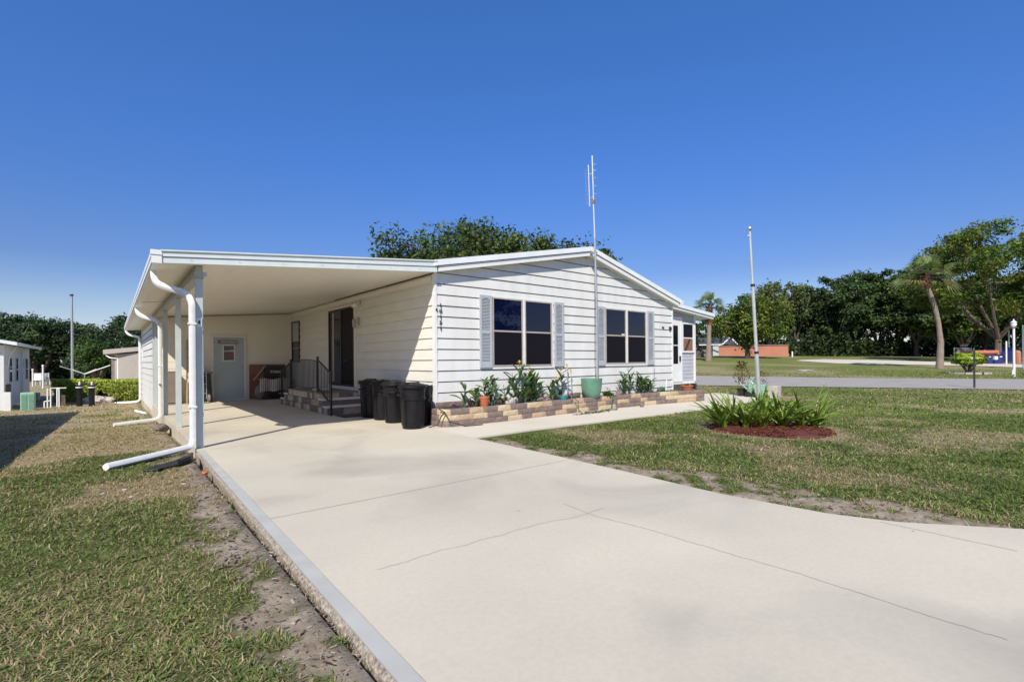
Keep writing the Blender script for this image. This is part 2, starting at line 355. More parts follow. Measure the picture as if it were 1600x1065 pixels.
# ------------------------------------------------------------------ ground cover masks
BX, BY = 9.33, 3.88      # centre of the mulched island bed
def cover(x, y):
    """returns straw (0..1), dirt (0..1)"""
    x = np.asarray(x, float); y = np.asarray(y, float)
    n1 = fbm(x*.8, y*.8, 11); n2 = fbm(x*3.2, y*3.2, 21); n3 = fbm(x*7, y*7, 31, 3)
    L = x < .99
    # left lawn
    edge = .56+.45*(n2-.5)*2*.6+.35*(n1-.5)
    dl = sst(edge-.04, edge+.10, x)*(1-sst(9.5, 13, y)*.35)
    dl = np.clip(dl-.9*sst(.60, .68, n3), 0, 1)
    dpatch = sst(.60, .68, fbm(x*1.1+5, y*.9, 41))*.8*sst(8.8, 10, y)
    sl = sst(.46, .60, n1+.25*(n2-.5)+.10*sst(4, 5, y)*(1-sst(7.2, 8, y))-.10*(1-sst(3.5, 4.5, y))+.17*sst(9.0, 9.8, y)-.10*np.exp(-((y-8.3)/.7)**2))
    sl = np.clip(sl*(1-.35*sst(9, 11, y))+.10*sst(13, 17, y)+.10, 0, 1)
    # right lawn
    e2 = 4.68+.38*n1+.75*(n2-.45)+.35*(1-sst(1, 4, y))
    dr = (1-sst(e2, e2+.22, x))*sst(6.9, 6.0, y)*1.0
    dr = np.clip(dr-.85*sst(.52, .62, n3), 0, 1)
    rb = np.hypot((x-BX), (y-BY)); ring = (1-sst(.95, 1.55, rb+.5*(n2-.5)))*.8
    sr = .72*sst(.54, .76, n1+.22*(n2-.5)+.16*np.exp(-((x-10.2)**2+(y-2.4)**2)/2.0)+.10*np.exp(-((x-7)**2+(y-5.2)**2)/1.5))
    sr = np.clip(sr+ring*.9, 0, 1); far = sst(14, 26, x)
    sr = sr*(1-far)+far*sst(.45, .75, fbm(x*.25, y*.25, 61))*.55
    dr = np.maximum(dr, ring*.35*(n3 > .5))
    sb = sst(-1, 0, y*0+1)
    straw = np.where(L, sl, sr); dirt = np.where(L, np.maximum(dl, dpatch), dr*(x < 8)+(x >= 8)*ring*.3)
    return np.clip(straw, 0, 1), np.clip(dirt, 0, 1)

def build_ground():
    def axis(a, b, st, lo, hi):
        g = list(np.arange(a, b+1e-6, st)); x = a; s = st
        while x > lo: s *= 1.13; x -= s; g.insert(0, x)
        x = b; s = st
        while x < hi: s *= 1.09; x += s; g.append(x)
        return np.array(g)
    xs = axis(-3.0, 13.0, .085, -260, 420); ys = axis(0.0, 12.0, .085, -200, 420)
    X, Y = np.meshgrid(xs, ys, indexing='ij'); Z = terrain(X, Y)
    nx, ny = X.shape; co = np.stack([X, Y, Z], -1).reshape(-1, 3)
    idx = np.arange(nx*ny).reshape(nx, ny)
    q = np.stack([idx[:-1, :-1], idx[1:, :-1], idx[1:, 1:], idx[:-1, 1:]], -1).reshape(-1, 4)
    o = raw_mesh('lawn', co, q, M['ground']); o['kind'] = 'structure'
    st, di = cover(X.ravel(), Y.ravel())
    a = o.data.color_attributes.new('cov', 'FLOAT_COLOR', 'POINT'); dd_ = np.hypot(X.ravel(), Y.ravel()); c = np.stack([.85*(1-sst(6, 15, dd_)), st, di, st*0+1], -1).astype(np.float32); a.data.foreach_set('color', c.ravel())
    o.data.polygons.foreach_set('use_smooth', [True]*len(o.data.polygons))
def raw_mesh(name, co, faces, material, tint=None, parent=None):
    me = bpy.data.meshes.new(name); n = len(co); f = len(faces); k = faces.shape[1]
    me.vertices.add(n); me.vertices.foreach_set('co', np.asarray(co, np.float32).ravel())
    me.loops.add(f*k); me.loops.foreach_set('vertex_index', np.asarray(faces, np.int32).ravel())
    me.polygons.add(f); me.polygons.foreach_set('loop_start', np.arange(0, f*k, k, dtype=np.int32))
    try: me.polygons.foreach_set('loop_total', np.full(f, k, np.int32))
    except Exception: pass
    me.update(calc_edges=True); me.materials.append(material)
    if tint is not None:
        a = me.color_attributes.new('tint', 'FLOAT_COLOR', 'POINT'); a.data.foreach_set('color', np.asarray(tint, np.float32).ravel())
    o = bpy.data.objects.new(name, me); COL.objects.link(o)
    if parent: o.parent = parent
    return o
build_ground()
# ------------------------------------------------------------------ grass blades near the camera
def build_grass():
    r = np.random.RandomState(11); out = []
    def zone(n, t0, t1, L, Wd, tl=(.5, 1.35)):
        # uniform over the visible ground wedge between forward distances t0 and t1
        t = np.sqrt(r.uniform(t0*t0, t1*t1, n)); k = np.where(r.uniform(0, 1, n) < .90, r.uniform(-1.12, 1.12, n), r.uniform(1.1, 1.9, n)); x = Fv.x*t+Rv.x*k*t; y = Fv.y*t+Rv.y*k*t
        st, di = cover(x, y)
        ok = ((x < np.where(y < 8.44, .85+.0118*y, .95)) & (x > -4)) | ((x > 4.5) & (y < 6.45)) | ((x > 17.5))
        # driveway flare and walk edge
        flare = np.interp(y, [-6, -2.97, -1.6, -.45, .33, 1.0, 1.42, 2.3, 3.3, 4.6, 6.6, 20], [14, 11, 8.2, 6.3, 5.32, 4.80, 4.62, 4.52, 4.58, 4.64, 4.68, 4.68])
        ok &= (x < 1) | (x > flare+.005)
        walk = np.interp(x, [4.6, 6, 8, 10, 12, 13.8, 15.2, 16.6, 17.3, 17.4, 40], [6.60, 6.65, 6.57, 6.47, 6.39, 6.47, 6.57, 6.85, 7.5, 50, 50]); ok &= (x < 1) | (y < walk) | (x > 17.45)
        ok &= np.hypot(x-BX, y-BY) > 1.04
        D = (x-21.3)*.876+(y-11.7)*.487; ok &= ~((D > -.15) & (D < 7.2))
        gd = vnoise(x*5, y*5, 77); cl = vnoise(x*9, y*9, 78)
        pk = (1-di)**1.3*(1-.30*st)*(.55+.6*gd)*(.45+.75*cl)*(1-sst(20, 40, t)); ok &= r.uniform(0, 1, n) < pk
        x, y, st, cl = x[ok], y[ok], st[ok], cl[ok]; n = len(x); z = terrain(x, y)
        az = r.uniform(0, 6.283, n)+.8*vnoise(x*2, y*2, 5); ti = r.uniform(*tl, n); l = L*r.uniform(.5, 1.3, n)*(1-.25*st)*(.65+.7*cl); w_ = Wd*r.uniform(.6, 1.3, n)
        h = np.stack([np.cos(az), np.sin(az), np.zeros(n)], -1); s = np.stack([-np.sin(az), np.cos(az), r.uniform(-.35, .35, n)], -1)
        p0 = np.stack([x, y, z-.004], -1); p1 = p0+(h*np.sin(ti)[:, None]+np.array([0, 0, 1])*np.cos(ti)[:, None])*(l*.55)[:, None]
        t2 = ti+r.uniform(.2, .9, n); p2 = p1+(h*np.sin(t2)[:, None]+np.array([0, 0, 1])*np.cos(t2)[:, None])*(l*.45)[:, None]; p2[:, 2] = np.maximum(p2[:, 2], z+.004)
        a, b_ = p0-s*(w_*.5)[:, None], p0+s*(w_*.5)[:, None]; c, d = p1-s*(w_*.42)[:, None], p1+s*(w_*.42)[:, None]; e, f = p2-s*(w_*.10)[:, None], p2+s*(w_*.10)[:, None]
        co = np.stack([a, b_, d, c, f, e], 1)
        g1 = np.array([.055, .095, .016]); g2 = np.array([.20, .25, .06]); s1 = np.array([.46, .39, .21]); s2 = np.array([.24, .17, .09])
        m = r.uniform(0, 1, n)[:, None]; gcol = g1*(1-m)+g2*m; scol = s1*m+s2*(1-m); big_ = fbm(x*1.3, y*1.3, 91, 3)
        dry = (r.uniform(0, 1, n) < np.clip(st*.80+.10+.18*(x < 1)+.9*(big_-.5), 0, 1))[:, None]; colr = np.where(dry, scol, gcol*(.75+.6*big_)[:, None]); tt = np.concatenate([colr, np.ones((n, 1))], 1)
        out.append((co, np.repeat(tt, 6, 0)))
    zone(210000, 1.75, 3.6, .050, .0058, (.7, 1.5)); zone(280000, 3.4, 6.2, .055, .0075, (.65, 1.45)); zone(210000, 6.0, 11, .06, .011, (.6, 1.4)); zone(90000, 11, 19, .075, .019, (.5, 1.3)); zone(90000, 19, 40, .09, .03, (.3, 1.0))
    co = np.concatenate([o[0].reshape(-1, 3) for o in out]); tt = np.concatenate([o[1] for o in out]); nb = len(co)//6
    i = np.arange(nb)[:, None]*6; q = np.concatenate([i+np.array([0, 1, 2, 3]), i+np.array([3, 2, 4, 5])], 0)
    o = raw_mesh('grass', co, q, M['grass'], tt); o['kind'] = 'stuff'
build_grass()
def debris():
    r = np.random.RandomState(31); n = 4200; x = np.concatenate([r.uniform(.40, .86, n), r.uniform(4.7, 5.5, n)]); y = np.concatenate([r.uniform(2.0, 9.5, n), r.uniform(.8, 6.4, n)])
    st, di = cover(x, y); k = di > .35; x, y = x[k], y[k]; n = len(x); z = terrain(x, y)+.006; a = r.uniform(0, 6.283, n); l = .003+np.minimum(r.exponential(.005, n), .018); w_ = l*r.uniform(.12, .45, n)
    d = np.stack([np.cos(a), np.sin(a), r.uniform(-.3, .3, n)], -1)*l[:, None]; s = np.stack([-np.sin(a), np.cos(a), r.uniform(-.4, .4, n)], -1)*w_[:, None]; p = np.stack([x, y, z], -1)
    co = np.stack([p-d-s, p+d-s, p+d+s, p-d+s], 1).reshape(-1, 3); pal = np.array([(.10, .06, .045), (.22, .14, .09), (.34, .26, .18), (.06, .04, .03), (.45, .40, .34)]); t = pal[r.randint(0, 5, n)]; t = np.repeat(np.concatenate([t, np.ones((n, 1))], 1), 4, 0)
    o = raw_mesh('soil_debris', co, np.arange(n*4).reshape(n, 4), M['grass'], t); o['kind'] = 'stuff'
debris()


# ------------------------------------------------------------------ paved surfaces
X0, Y0 = 5.05, 8.54          # near left corner of the house
b = MB()
drive = [(1.0, -6), (1.0, 8.5), (1.0, 8.5), (4.66, 6.62), (4.62, 4.6), (4.56, 3.3), (4.48, 2.3), (4.60, 1.42), (4.78, 1.0), (5.3, .33), (6.3, -.45), (8.2, -1.6), (11, -3), (14, -4.2), (14, -6)]
b.prism([(.885, -6), (14, -6), (14, -4.2), (11, -3), (8.2, -1.6), (6.3, -.45), (5.3, .33), (4.78, 1.0), (4.60, 1.42), (4.50, 2.3), (4.56, 3.3), (4.62, 4.6), (4.66, 6.60), (4.66, 8.5), (X0, 8.5), (X0, 18.75), (1.135, 18.75), (1.135, 8.44), (1.055, 8.44)], -.14, 0, 'z')
drv = struct(b.build('driveway', 'conc'))
XL = lambda y: .868+.0118*y
b = MB(); b.prism([(XL(-6), -6), (XL(-6)+.083, -6), (XL(8.44)+.083, 8.44), (XL(8.44), 8.44)], -.10, .0012, 'z'); struct(b.build('driveway_border', 'border'))
b = MB(); b.box(.97, 8.445, -.45, 1.133, 18.7, -.001); struct(b.build('carport_slab_edge', 'conc'))
# pebbly exposed side face of the slab
b = MB(); rr = random.Random(3)
ys = [i*.05 for i in range(-20, 169)]
pv = [(y, .012+.010*rr.random()) for y in ys]
for (ya, oa), (yb, ob) in zip(pv, pv[1:]):
    xa, xb = XL(ya), XL(yb)
    b.face([(xa-oa*.2, ya, -.006), (xb-ob*.2, yb, -.006), (xb-ob*1.4, yb, -.035), (xa-oa*1.4, ya, -.035)])
    b.face([(xa-oa*1.4, ya, -.035), (xb-ob*1.4, yb, -.035), (xb-ob, yb, -.16), (xa-oa, ya, -.16)])
struct(b.build('slab_pebble_edge', 'edge'))
b = MB(); b.prism([(4.67, 6.64), (6.0, 6.69), (8.0, 6.60), (10, 6.5), (12, 6.42), (13.8, 6.5), (15.2, 6.6), (16.6, 6.9), (17.3, 7.6), (17.4, 9.16), (13.7, 9.16), (13.7, 8.50), (4.67, 8.495)], -.1, .004, 'z')
struct(b.build('front_walk', 'walk'))
# joints and cracks: thin strips a few millimetres proud
def strip(b, pts, w, z):
    for (x0, y0), (x1, y1) in zip(pts, pts[1:]):
        d = Vector((x1-x0, y1-y0)); d.normalize(); n = Vector((-d.y, d.x))*w/2
        b.face([(x0-n.x, y0-n.y, z), (x0+n.x, y0+n.y, z), (x1+n.x, y1+n.y, z), (x1-n.x, y1-n.y, z)])
def wig(p0, p1, n, amp, seed):
    r = random.Random(seed); out = []; off = 0
    for i in range(n+1):
        t = i/n; off += r.uniform(-amp, amp); off *= .85
        out.append((p0[0]+(p1[0]-p0[0])*t+(off if 0 < i < n else 0)*.5, p0[1]+(p1[1]-p0[1])*t+(off if 0 < i < n else 0)))
    return out
def gz0(u, v):
    p = gt0(u, v); return (p[0], p[1])
def gt0(u, v):
    c, s = math.cos(ROLL), math.sin(ROLL); Rr = Rv*c-Vector((0, 0, s)); Ur = Rv*s+Vector((0, 0, c))
    d = Fv+Rr*((u-PCX)/FPX)-Ur*((v-PCY)/FPX); t = -CH/d.z; return d*t
b = MB()
for y, w_ in ((4.37, .007), (8.47, .006), (11.6, .006), (14.6, .006)):
    strip(b, [(1.0 if y < 8 else 1.14, y), (4.6 if y < 8 else 5.0, y)], w_, .0022)
struct(b.build('slab_joints', 'joint'))
b = MB()
def crk(px, w_, seed, amp=.010):
    P = [gz0(*q) for q in px]; out = []
    for i in range(len(P)-1): out += wig(P[i], P[i+1], 22, amp, seed+i)[:-1]
    out.append(P[-1]); strip(b, out, w_, .0026)
crk([(588, 890), (700, 857), (830, 822), (905, 806), (945, 793)], .0030, 3)
crk([(880, 786), (930, 806), (1010, 826), (1130, 862), (1240, 893), (1330, 922), (1470, 968), (1575, 1000)], .0034, 9)
crk([(1375, 815), (1460, 833), (1590, 861)], .005, 21, .006)
struct(b.build('concrete_cracks', 'crack'))
# painted-on curb of lane: street and loop lane
def drape(name, near, far, m_, dz=.02, n=40):
    b = MB(); 
    def lerp(P, t):
        t = t*(len(P)-1); i = min(int(t), len(P)-2); return P[i].lerp(P[i+1], t-i)
    g_ = []
    for i in range(n+1):
        a = lerp(near, i/n); c = lerp(far, i/n); row = []
        for k in range(7):
            p = a.lerp(c, k/6); row.append((p.x, p.y, tz(p.x, p.y)+dz))
        g_.append(row)
    for i in range(n):
        for k in range(6): b.face([g_[i][k], g_[i+1][k], g_[i+1][k+1], g_[i][k+1]])
    return struct(b.build(name, m_))
na, nb = gt(1085, 602.5), gt(1600, 609.5); fa, fb = gt(1085, 587.5), gt(1600, 593)
drape('street', [na+(na-nb)*6, na, nb, nb+(nb-na)*4], [fa+(fa-fb)*6, fa, fb, fb+(fb-fa)*4], 'asphalt', .03, 60)
drape('loop_lane', [gt(*q) for q in ((1243, 563.9), (1275, 566), (1306, 567.9), (1366, 569.8), (1440, 570.5), (1520, 572), (1620, 575.5))],
      [gt(*q) for q in ((1252, 562.6), (1287, 561.5), (1340, 562.2), (1390, 563.2), (1440, 565), (1520, 567.5), (1620, 570.3))], 'walk', .04, 30)
# ------------------------------------------------------------------ house
class Plane:
    """wall plane: s runs along it, o sticks out of it, z up"""
    def __init__(s, ox, oy, dx, dy, nx, ny): s.o = (ox, oy); s.d = (dx, dy); s.n = (nx, ny)
    def P(s, a, o, z): return (s.o[0]+s.d[0]*a+s.n[0]*o, s.o[1]+s.d[1]*a+s.n[1]*o, z)
    def box(s, b, a0, a1, o0, o1, z0, z1):
        return b.hexa([s.P(a0, o0, z0), s.P(a1, o0, z0), s.P(a1, o1, z0), s.P(a0, o1, z0), s.P(a0, o0, z1), s.P(a1, o0, z1), s.P(a1, o1, z1), s.P(a0, o1, z1)])
def siding(b, pl, hp, z0, ex=.222, lip=.024, base=1.31, lip_shade=True):
    """lap siding courses under the height profile hp = [(s, z), ...]"""
    def h(a):
        for (s0, h0), (s1, h1) in zip(hp, hp[1:]):
            if s0-1e-9 <= a <= s1+1e-9: return h0+(h1-h0)*(a-s0)/(s1-s0)
        return hp[-1][1]
    top = max(z for _, z in hp); k = math.floor((z0-base)/ex); r = random.Random(5)
    while base+k*ex < top:
        zb0 = base+k*ex; zt0 = zb0+ex; zb = max(zb0, z0); zt = min(zt0, top)
        cuts = set(s for s, _ in hp)
        for (s0, h0), (s1, h1) in zip(hp, hp[1:]):
            for z in (zb, zt):
                if (h0-z)*(h1-z) < 0: cuts.add(s0+(s1-s0)*(z-h0)/(h1-h0))
        c = sorted(cuts)
        # subdivide so the boards wave a little
        cc = []
        for a, e in zip(c, c[1:]):
            n = max(1, int((e-a)/1.2)); cc += [a+(e-a)*i/n for i in range(n)]
        cc.append(c[-1]); jit = {a: r.uniform(-.0025, .0025) for a in cc}
        off = lambda z: .003+(lip-.003)*(zt0-z)/ex
        for a, e in zip(cc, cc[1:]):
            m_ = h((a+e)/2)
            if m_ <= zb+1e-6: continue
            ta = min(zt, max(h(a), zb)); te = min(zt, max(h(e), zb))
            b.face([pl.P(a, off(zb)+jit[a], zb), pl.P(e, off(zb)+jit[e], zb), pl.P(e, off(te), te), pl.P(a, off(ta), ta)])
            if lip_shade and zb > zb0-1e-6: b.cur = 1; b.face([pl.P(a, off(zb)*.35, zb-.016), pl.P(e, off(zb)*.35, zb-.016), pl.P(e, off(zb)*.45, zb+.001), pl.P(a, off(zb)*.45, zb+.001)]); b.cur = 0  # added strip under the lip, coloured to deepen its shadow line
            b.face([pl.P(a, -.004, zb+.0015), pl.P(e, -.004, zb+.0015), pl.P(e, off(zb)+jit[e], zb), pl.P(a, off(zb)+jit[a], zb)])
        k += 1
    return b
house = thing('house', 'white lap-sided single-storey manufactured home with attached carport, shuttered windows and a low gable', 'house', (X0, Y0, 0))
XR = 13.62; YB = 26.6
front = Plane(X0, Y0, 1, 0, 0, -1)           # s = x - X0
side = Plane(X0, Y0, 0, 1, -1, 0)            # s = y - Y0
roofT = [(4.93, 3.285), (9.6, 4.215), (13.80, 3.155)]
def rz_(x, d=0):
    (a, b_), (c, d_), (e, f_) = roofT
    return (b_+(d_-b_)*(x-a)/(c-a) if x < c else d_+(f_-d_)*(x-c)/(e-c))-d
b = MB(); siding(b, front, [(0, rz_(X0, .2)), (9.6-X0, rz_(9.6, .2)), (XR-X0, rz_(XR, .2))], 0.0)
b.build('front_wall', ['white', 'lip_shade'], house)
b = MB(); siding(b, side, [(0, 3.05), (YB-Y0, 3.05)], 0.0, lip_shade=False); b.build('side_wall', 'warmwhite', house)
b = MB(); b.box(X0+.03, Y0+.03, -.05, XR-.03, YB, 2.95); b.prism([(X0+.03, 2.95), (XR-.03, 2.95), (XR-.03, rz_(XR, .25)), (9.6, rz_(9.6, .25)), (X0+.03, rz_(X0, .25))], Y0+.03, YB); b.build('wall_core', 'white', house)
b = MB(); side.box(b, 0.0, .07, 0, .026, 0, 3.05); front.box(b, -.026, .03, .0005, .027, 0, 3.08); b.build('corner_board', 'trim', house)
b = MB(); front.box(b, XR-X0-.05, XR-X0+.01, -.02, .026, 0.28, 2.97); b.build('corner_board', 'trim', house)
# foundation skirt return below the right corner
b = MB(); front.box(b, XR-X0-.35, XR-X0+.012, -.3, -.02, 0, .34); b.build('skirting', 'dred', house)
# roof
def rpoly(x0, x1, d0, d1):
    L = [(x0, rz_(x0, d0)), (9.6, rz_(9.6, d0)), (x1, rz_(x1, d0))]; return L+[(x, z-(d1-d0)) for x, z in reversed(L)]
b = MB(); b.prism(rpoly(4.93, 13.80, 0, .118), 8.335, 27); rf = b.build('roof', 'roof', house)
b = MB(); b.prism(rpoly(5.04, 13.72, .132, .235), 8.365, 8.40); b.build('rake_fascia', 'trim', house)
b = MB(); b.prism(rpoly(5.02, 13.74, .115, .15), 8.385, 8.46); b.build('drip_gap', 'dark', house)
b = MB(); b.prism(rpoly(5.06, 13.70, .20, .232), 8.40, Y0+.02); b.build('soffit', 'white', house)
b = MB(); b.prism([(13.64, 2.95), (13.74, 2.93), (13.74, 3.04), (13.64, 3.06)], 8.37, 26.9); b.build('eave_fascia', 'trim', house)
b = MB(); b.prism([(13.80, 3.02), (13.87, 3.0), (13.93, 3.06), (13.93, 3.13), (13.91, 3.13), (13.91, 3.07), (13.86, 3.03), (13.80, 3.045)], 8.34, 27); b.box(13.78, 8.325, 2.99, 13.93, 8.345, 3.13); b.build('gutter', 'trim', house)
# carport roof
cz = lambda x: 2.70+.0805*(x-.55)          # underside
b = MB(); b.prism([(.44, cz(.44)+.02), (5.03, cz(5.03)+.02), (5.03, cz(5.03)+.15), (.44, cz(.44)+.13)], 8.40, 27); b.build('carport_roof', 'roof', house)
b = MB()
for i, ya in enumerate(np.arange(8.41, 18.70, .305)):   # ceiling pans with fine seams running to the gutter
    yb_ = min(ya+.301, 18.71); dz = .0 if ya < 13.9 else -.018
    b.prism([(.46, cz(.46)+.016+dz), (5.045, cz(5.045)+.016+dz), (5.045, cz(5.045)+.0275), (.46, cz(.46)+.0275)], ya, yb_)
b.build('carport_ceiling', 'ceil', house)
b = MB(); b.prism([(.46, cz(.46)-.0), (1.0, cz(1.0)-.0), (1.0, cz(1.0)+.012), (.46, cz(.46)+.012)], 18.75, 27); b.build('soffit', 'ceil', house)
b = MB()
b.prism([(.55, cz(.55)+.085), (5.0, cz(5.0)+.105), (5.0, cz(5.0)+.215), (.55, cz(.55)+.165)], 8.345, 8.40)
b.prism([(.55, cz(.55)-.005), (5.0, cz(5.0)-.005), (5.0, cz(5.0)+.098), (.55, cz(.55)+.078)], 8.36, 8.40)
b.prism([(.54, cz(.55)+.155), (4.99, cz(5.0)+.20), (4.99, cz(5.0)+.222), (.54, cz(.55)+.175)], 8.325, 8.45)
fs = b.build('carport_fascia', 'fascia', house)
for x in np.arange(.9, 4.9, .62): MB().path([(x, 8.35, cz(x)+.045), (x, 8.352, cz(x)+.045)], .008, 6).build('screw_head', 'metal', fs)
# gutter along the carport's low edge, boxed end at the front corner
b = MB(); b.prism([(.55, 2.865), (.43, 2.85), (.43, 2.78), (.455, 2.745), (.455, 2.69), (.55, 2.69), (.55, 2.71), (.475, 2.71), (.475, 2.75), (.45, 2.79), (.45, 2.84), (.55, 2.85)], 8.37, 27.0); b.build('gutter', 'trim', house)
b = MB(); b.box(.425, 8.335, 2.80, .555, 8.42, 2.868); b.box(.437, 8.345, 2.685, .553, 8.42, 2.797); b.build('gutter_end_cap', 'trim', house)
# beam and posts
b = MB()
for y0, y1 in ((8.62, 18.7),):
    for o, z0, z1 in ((0, 2.585, 2.745),): b.box(.985, y0, z0, 1.075, y1, z1)
b.box(.965, 8.62, 2.57, 1.095, 18.7, 2.584)
b.build('beam', 'beam', house)
for i, y in enumerate((8.66, 11.66, 14.66, 17.6)):
    b = MB(); b.box(.985, y, -.0, 1.078, y+.092, 2.569); p = b.build('post', 'post', house, bevel=.004)
    if i == 0:
        b = MB(); b.box(.99, y-.014, 1.83, 1.062, y-.001, 1.97); sg = b.build('outlet_cover', 'trim', p, bevel=.006)
        b = MB(); b.lathe([(.001, 0), (.014, 0), (.014, .004), (.001, .004)], (0, 0, 0), 14, 1, 2.1); 
        b.v = [(1.026+x, y-.0145-z, 1.90+yy) for x, yy, z in b.v]; b.build('outlet_slot', 'dark', sg)
        b = MB(); b.box(.975, y-.03, 2.60, 1.13, y+.02, 2.66); b.build('bracket', 'metal', p)
b = MB(); b.box(.985, 18.62, -.3, 1.078, 18.70, 2.57); b.build('post', 'post', house)
# downspouts
def downspout(pts, r=.043):
    P = [Vector(p) for p in pts]; out = []
    for i in range(len(P)-1):            # catmull-rom smoothing
        p0 = P[max(i-1, 0)]; p1 = P[i]; p2 = P[i+1]; p3 = P[min(i+2, len(P)-1)]
        for t in (0, .25, .5, .75):
            out.append(.5*((2*p1)+(-p0+p2)*t+(2*p0-5*p1+4*p2-p3)*t*t+(-p0+3*p1-3*p2+p3)*t**3))
    out.append(P[-1]); b = MB(); b.path(out, r, 12, sq=True); return b.build('downspout', 'pipe', house, smooth=True)
downspout([(.50, 9.12, 2.70), (.50, 9.10, 2.60), (.535, 9.04, 2.50), (.63, 8.93, 2.43), (.78, 8.78, 2.37), (.88, 8.67, 2.30), (.925, 8.615, 2.18), (.93, 8.61, 2.0), (.93, 8.61, 1.0), (.93, 8.61, .26), (.925, 8.60, .13), (.88, 8.56, .05), (.80, 8.49, .042), (.4, 8.13, .032), (-.06, 7.72, .028)])
downspout([(.50, 15.5, 2.70), (.50, 15.45, 2.60), (.55, 15.3, 2.50), (.66, 15.0, 2.42), (.8, 14.8, 2.36), (.89, 14.63, 2.28), (.915, 14.56, 2.15), (.915, 14.56, 2.0), (.915, 14.56, .9), (.915, 14.56, .12), (.90, 14.55, -.01), (.82, 14.53, -.07), (.6, 14.47, -.085), (.3, 14.38, -.10), (.03, 14.3, -.115)])
downspout([(.49, 26.5, 2.70), (.50, 26.4, 2.60), (.6, 26.1, 2.48), (.78, 25.7, 2.40), (.88, 25.55, 2.34), (.92, 25.5, 2.1), (.92, 25.5, 1.2), (.92, 25.5, -.1), (.9, 25.5, -.26), (.8, 25.55, -.33), (.5, 25.8, -.36), (.12, 26.1, -.38)])
b = MB(); b.box(.915, 25.2, 1.72, 1.03, 25.25, 1.77); b.path([(.99, 25.1, 1.75), (1.0, 25.1, 1.42)], .02, 8); b.build('pipe_bracket', 'trim', house)
b = MB(); b.lathe([(.001, 0), (.02, 0), (.02, .03), (.001, .03)], (.9, 14.5, .75), 8); b.build('tap', 'hose', house)
for z, y, x in ((1.86, 8.61, .93), (.62, 8.61, .93), (1.2, 14.56, .915)): MB().box(x-.052, y-.05, z, x+.052, y+.05, z+.025).build('pipe_strap', 'trim', house)
# storage room across the back of the carport
uf = Plane(1.03, 18.72, 1, 0, 0, -1); us = Plane(1.03, 18.72, 0, 1, -1, 0)
b = MB(); siding(b, uf, [(0, cz(1.03)+.02), (4.0, cz(5.03)+.02)], -.05, lip=.010, lip_shade=False); b.build('storage_front_wall', 'cream', house)
b = MB(); siding(b, us, [(0, 2.74), (7.9, 2.74)], -.28); b.build('storage_side_wall', ['white', 'lip_shade'], house)
b = MB(); b.box(1.05, 18.74, -.5, 5.0, 26.55, 2.68); b.build('wall_core', 'cream', house)
b = MB(); us.box(b, -.022, .09, -.01, .024, -.3, 2.70); uf.box(b, -.02, .10, .0, .022, -.05, 2.70); b.build('corner_board', 'trim', house)
b = MB(); uf.box(b, 3.93, 4.02, .01, .05, 0, 3.02); b.build('corner_board', 'cream', house)
b = MB(); us.box(b, .0, 7.9, -.02, .035, -.6, -.28); b.build('stem_wall', 'conc', house)
b = MB(); side.box(b, .1, 10.15, .019, .05, 2.90, 3.0); b.build('wall_cove_trim', 'cream', house)
b = MB(); uf.box(b, .1, 4.0, .012, .035, cz(1.1)-.06, cz(1.1)-.02); 
b.v = [(x, y, z+.0805*(x-1.1)) for x, y, z in b.v]; b.build('wall_cove_trim', 'frame', house)
# utility door
ud = MB(); uf.box(ud, 1.58, 2.49, .016, .034, .03, 2.12); dr = ud.build('door', 'door', house, bevel=.003)
b = MB(); uf.box(b, 1.52, 1.58, .0, .05, 0, 2.19); uf.box(b, 2.49, 2.55, .0, .05, 0, 2.19); uf.box(b, 1.58, 2.49, .0, .05, 2.125, 2.19); uf.box(b, 1.58, 2.49, .0, .045, 0, .025); b.build('door_frame', 'trim', dr)
b = MB()
for a0, a1, z0, z1 in ((1.84, 2.21, 1.84, 1.875), (1.84, 2.21, 1.32, 1.355), (1.84, 1.875, 1.355, 1.84), (2.175, 2.21, 1.355, 1.84), (1.875, 2.175, 1.645, 1.67)): uf.box(b, a0, a1, .0345, .052, z0, z1)
b.build('door_window', 'trim', dr)
b = MB(); uf.box(b, 1.875, 2.175, .0345, .040, 1.355, 1.645); uf.box(b, 1.875, 2.175, .0345, .040, 1.67, 1.84); b.build('pane', 'glass', dr)
b = MB(); uf.box(b, 1.90, 2.15, .0405, .046, 1.545, 1.575); uf.box(b, 1.93, 2.10, .0405, .046, 1.475, 1.495); b.build('window_sticker', 'red', dr)
b = MB(); uf.box(b, 2.06, 2.17, .0405, .046, 1.685, 1.715); b.build('window_label', 'cloth', dr)
b = MB(); p = uf.P(2.42, .036, 1.09); b.path([p, (p[0], p[1]-.05, p[2])], .012, 10); b.blob((p[0], p[1]-.06, p[2]), .028, 1, 6, 0); b.build('handle', 'metal', dr, smooth=True)
for z in (.3, 1.1, 1.9): b = MB(); uf.box(b, 1.565, 1.585, .05, .056, z, z+.09); b.build('hinge', 'metal', dr)
# driftwood-like carved plaque over the door window
pq = MB(); r = random.Random(4)
top = []; 
for i in range(15):
    a = 1.70+.60*i/14; top.append((a, 2.02+.018*r.random()))
bot = [(a, 1.915-.012*r.random()) for a, _ in reversed(top)]
pq.prism([(1.03+a, z) for a, z in top+bot], 18.72-.065, 18.72-.036); pqo = pq.build('door_plaque', 'dred', dr)
b = MB()
for k in range(3):
    pts = [uf.P(1.78+.10*i, .068, 1.945+.025*k+.014*math.sin(i*1.7+k*2)) for i in range(6)]; b.path(pts, .006, 5)
b.build('carved_line', 'trim', dr)
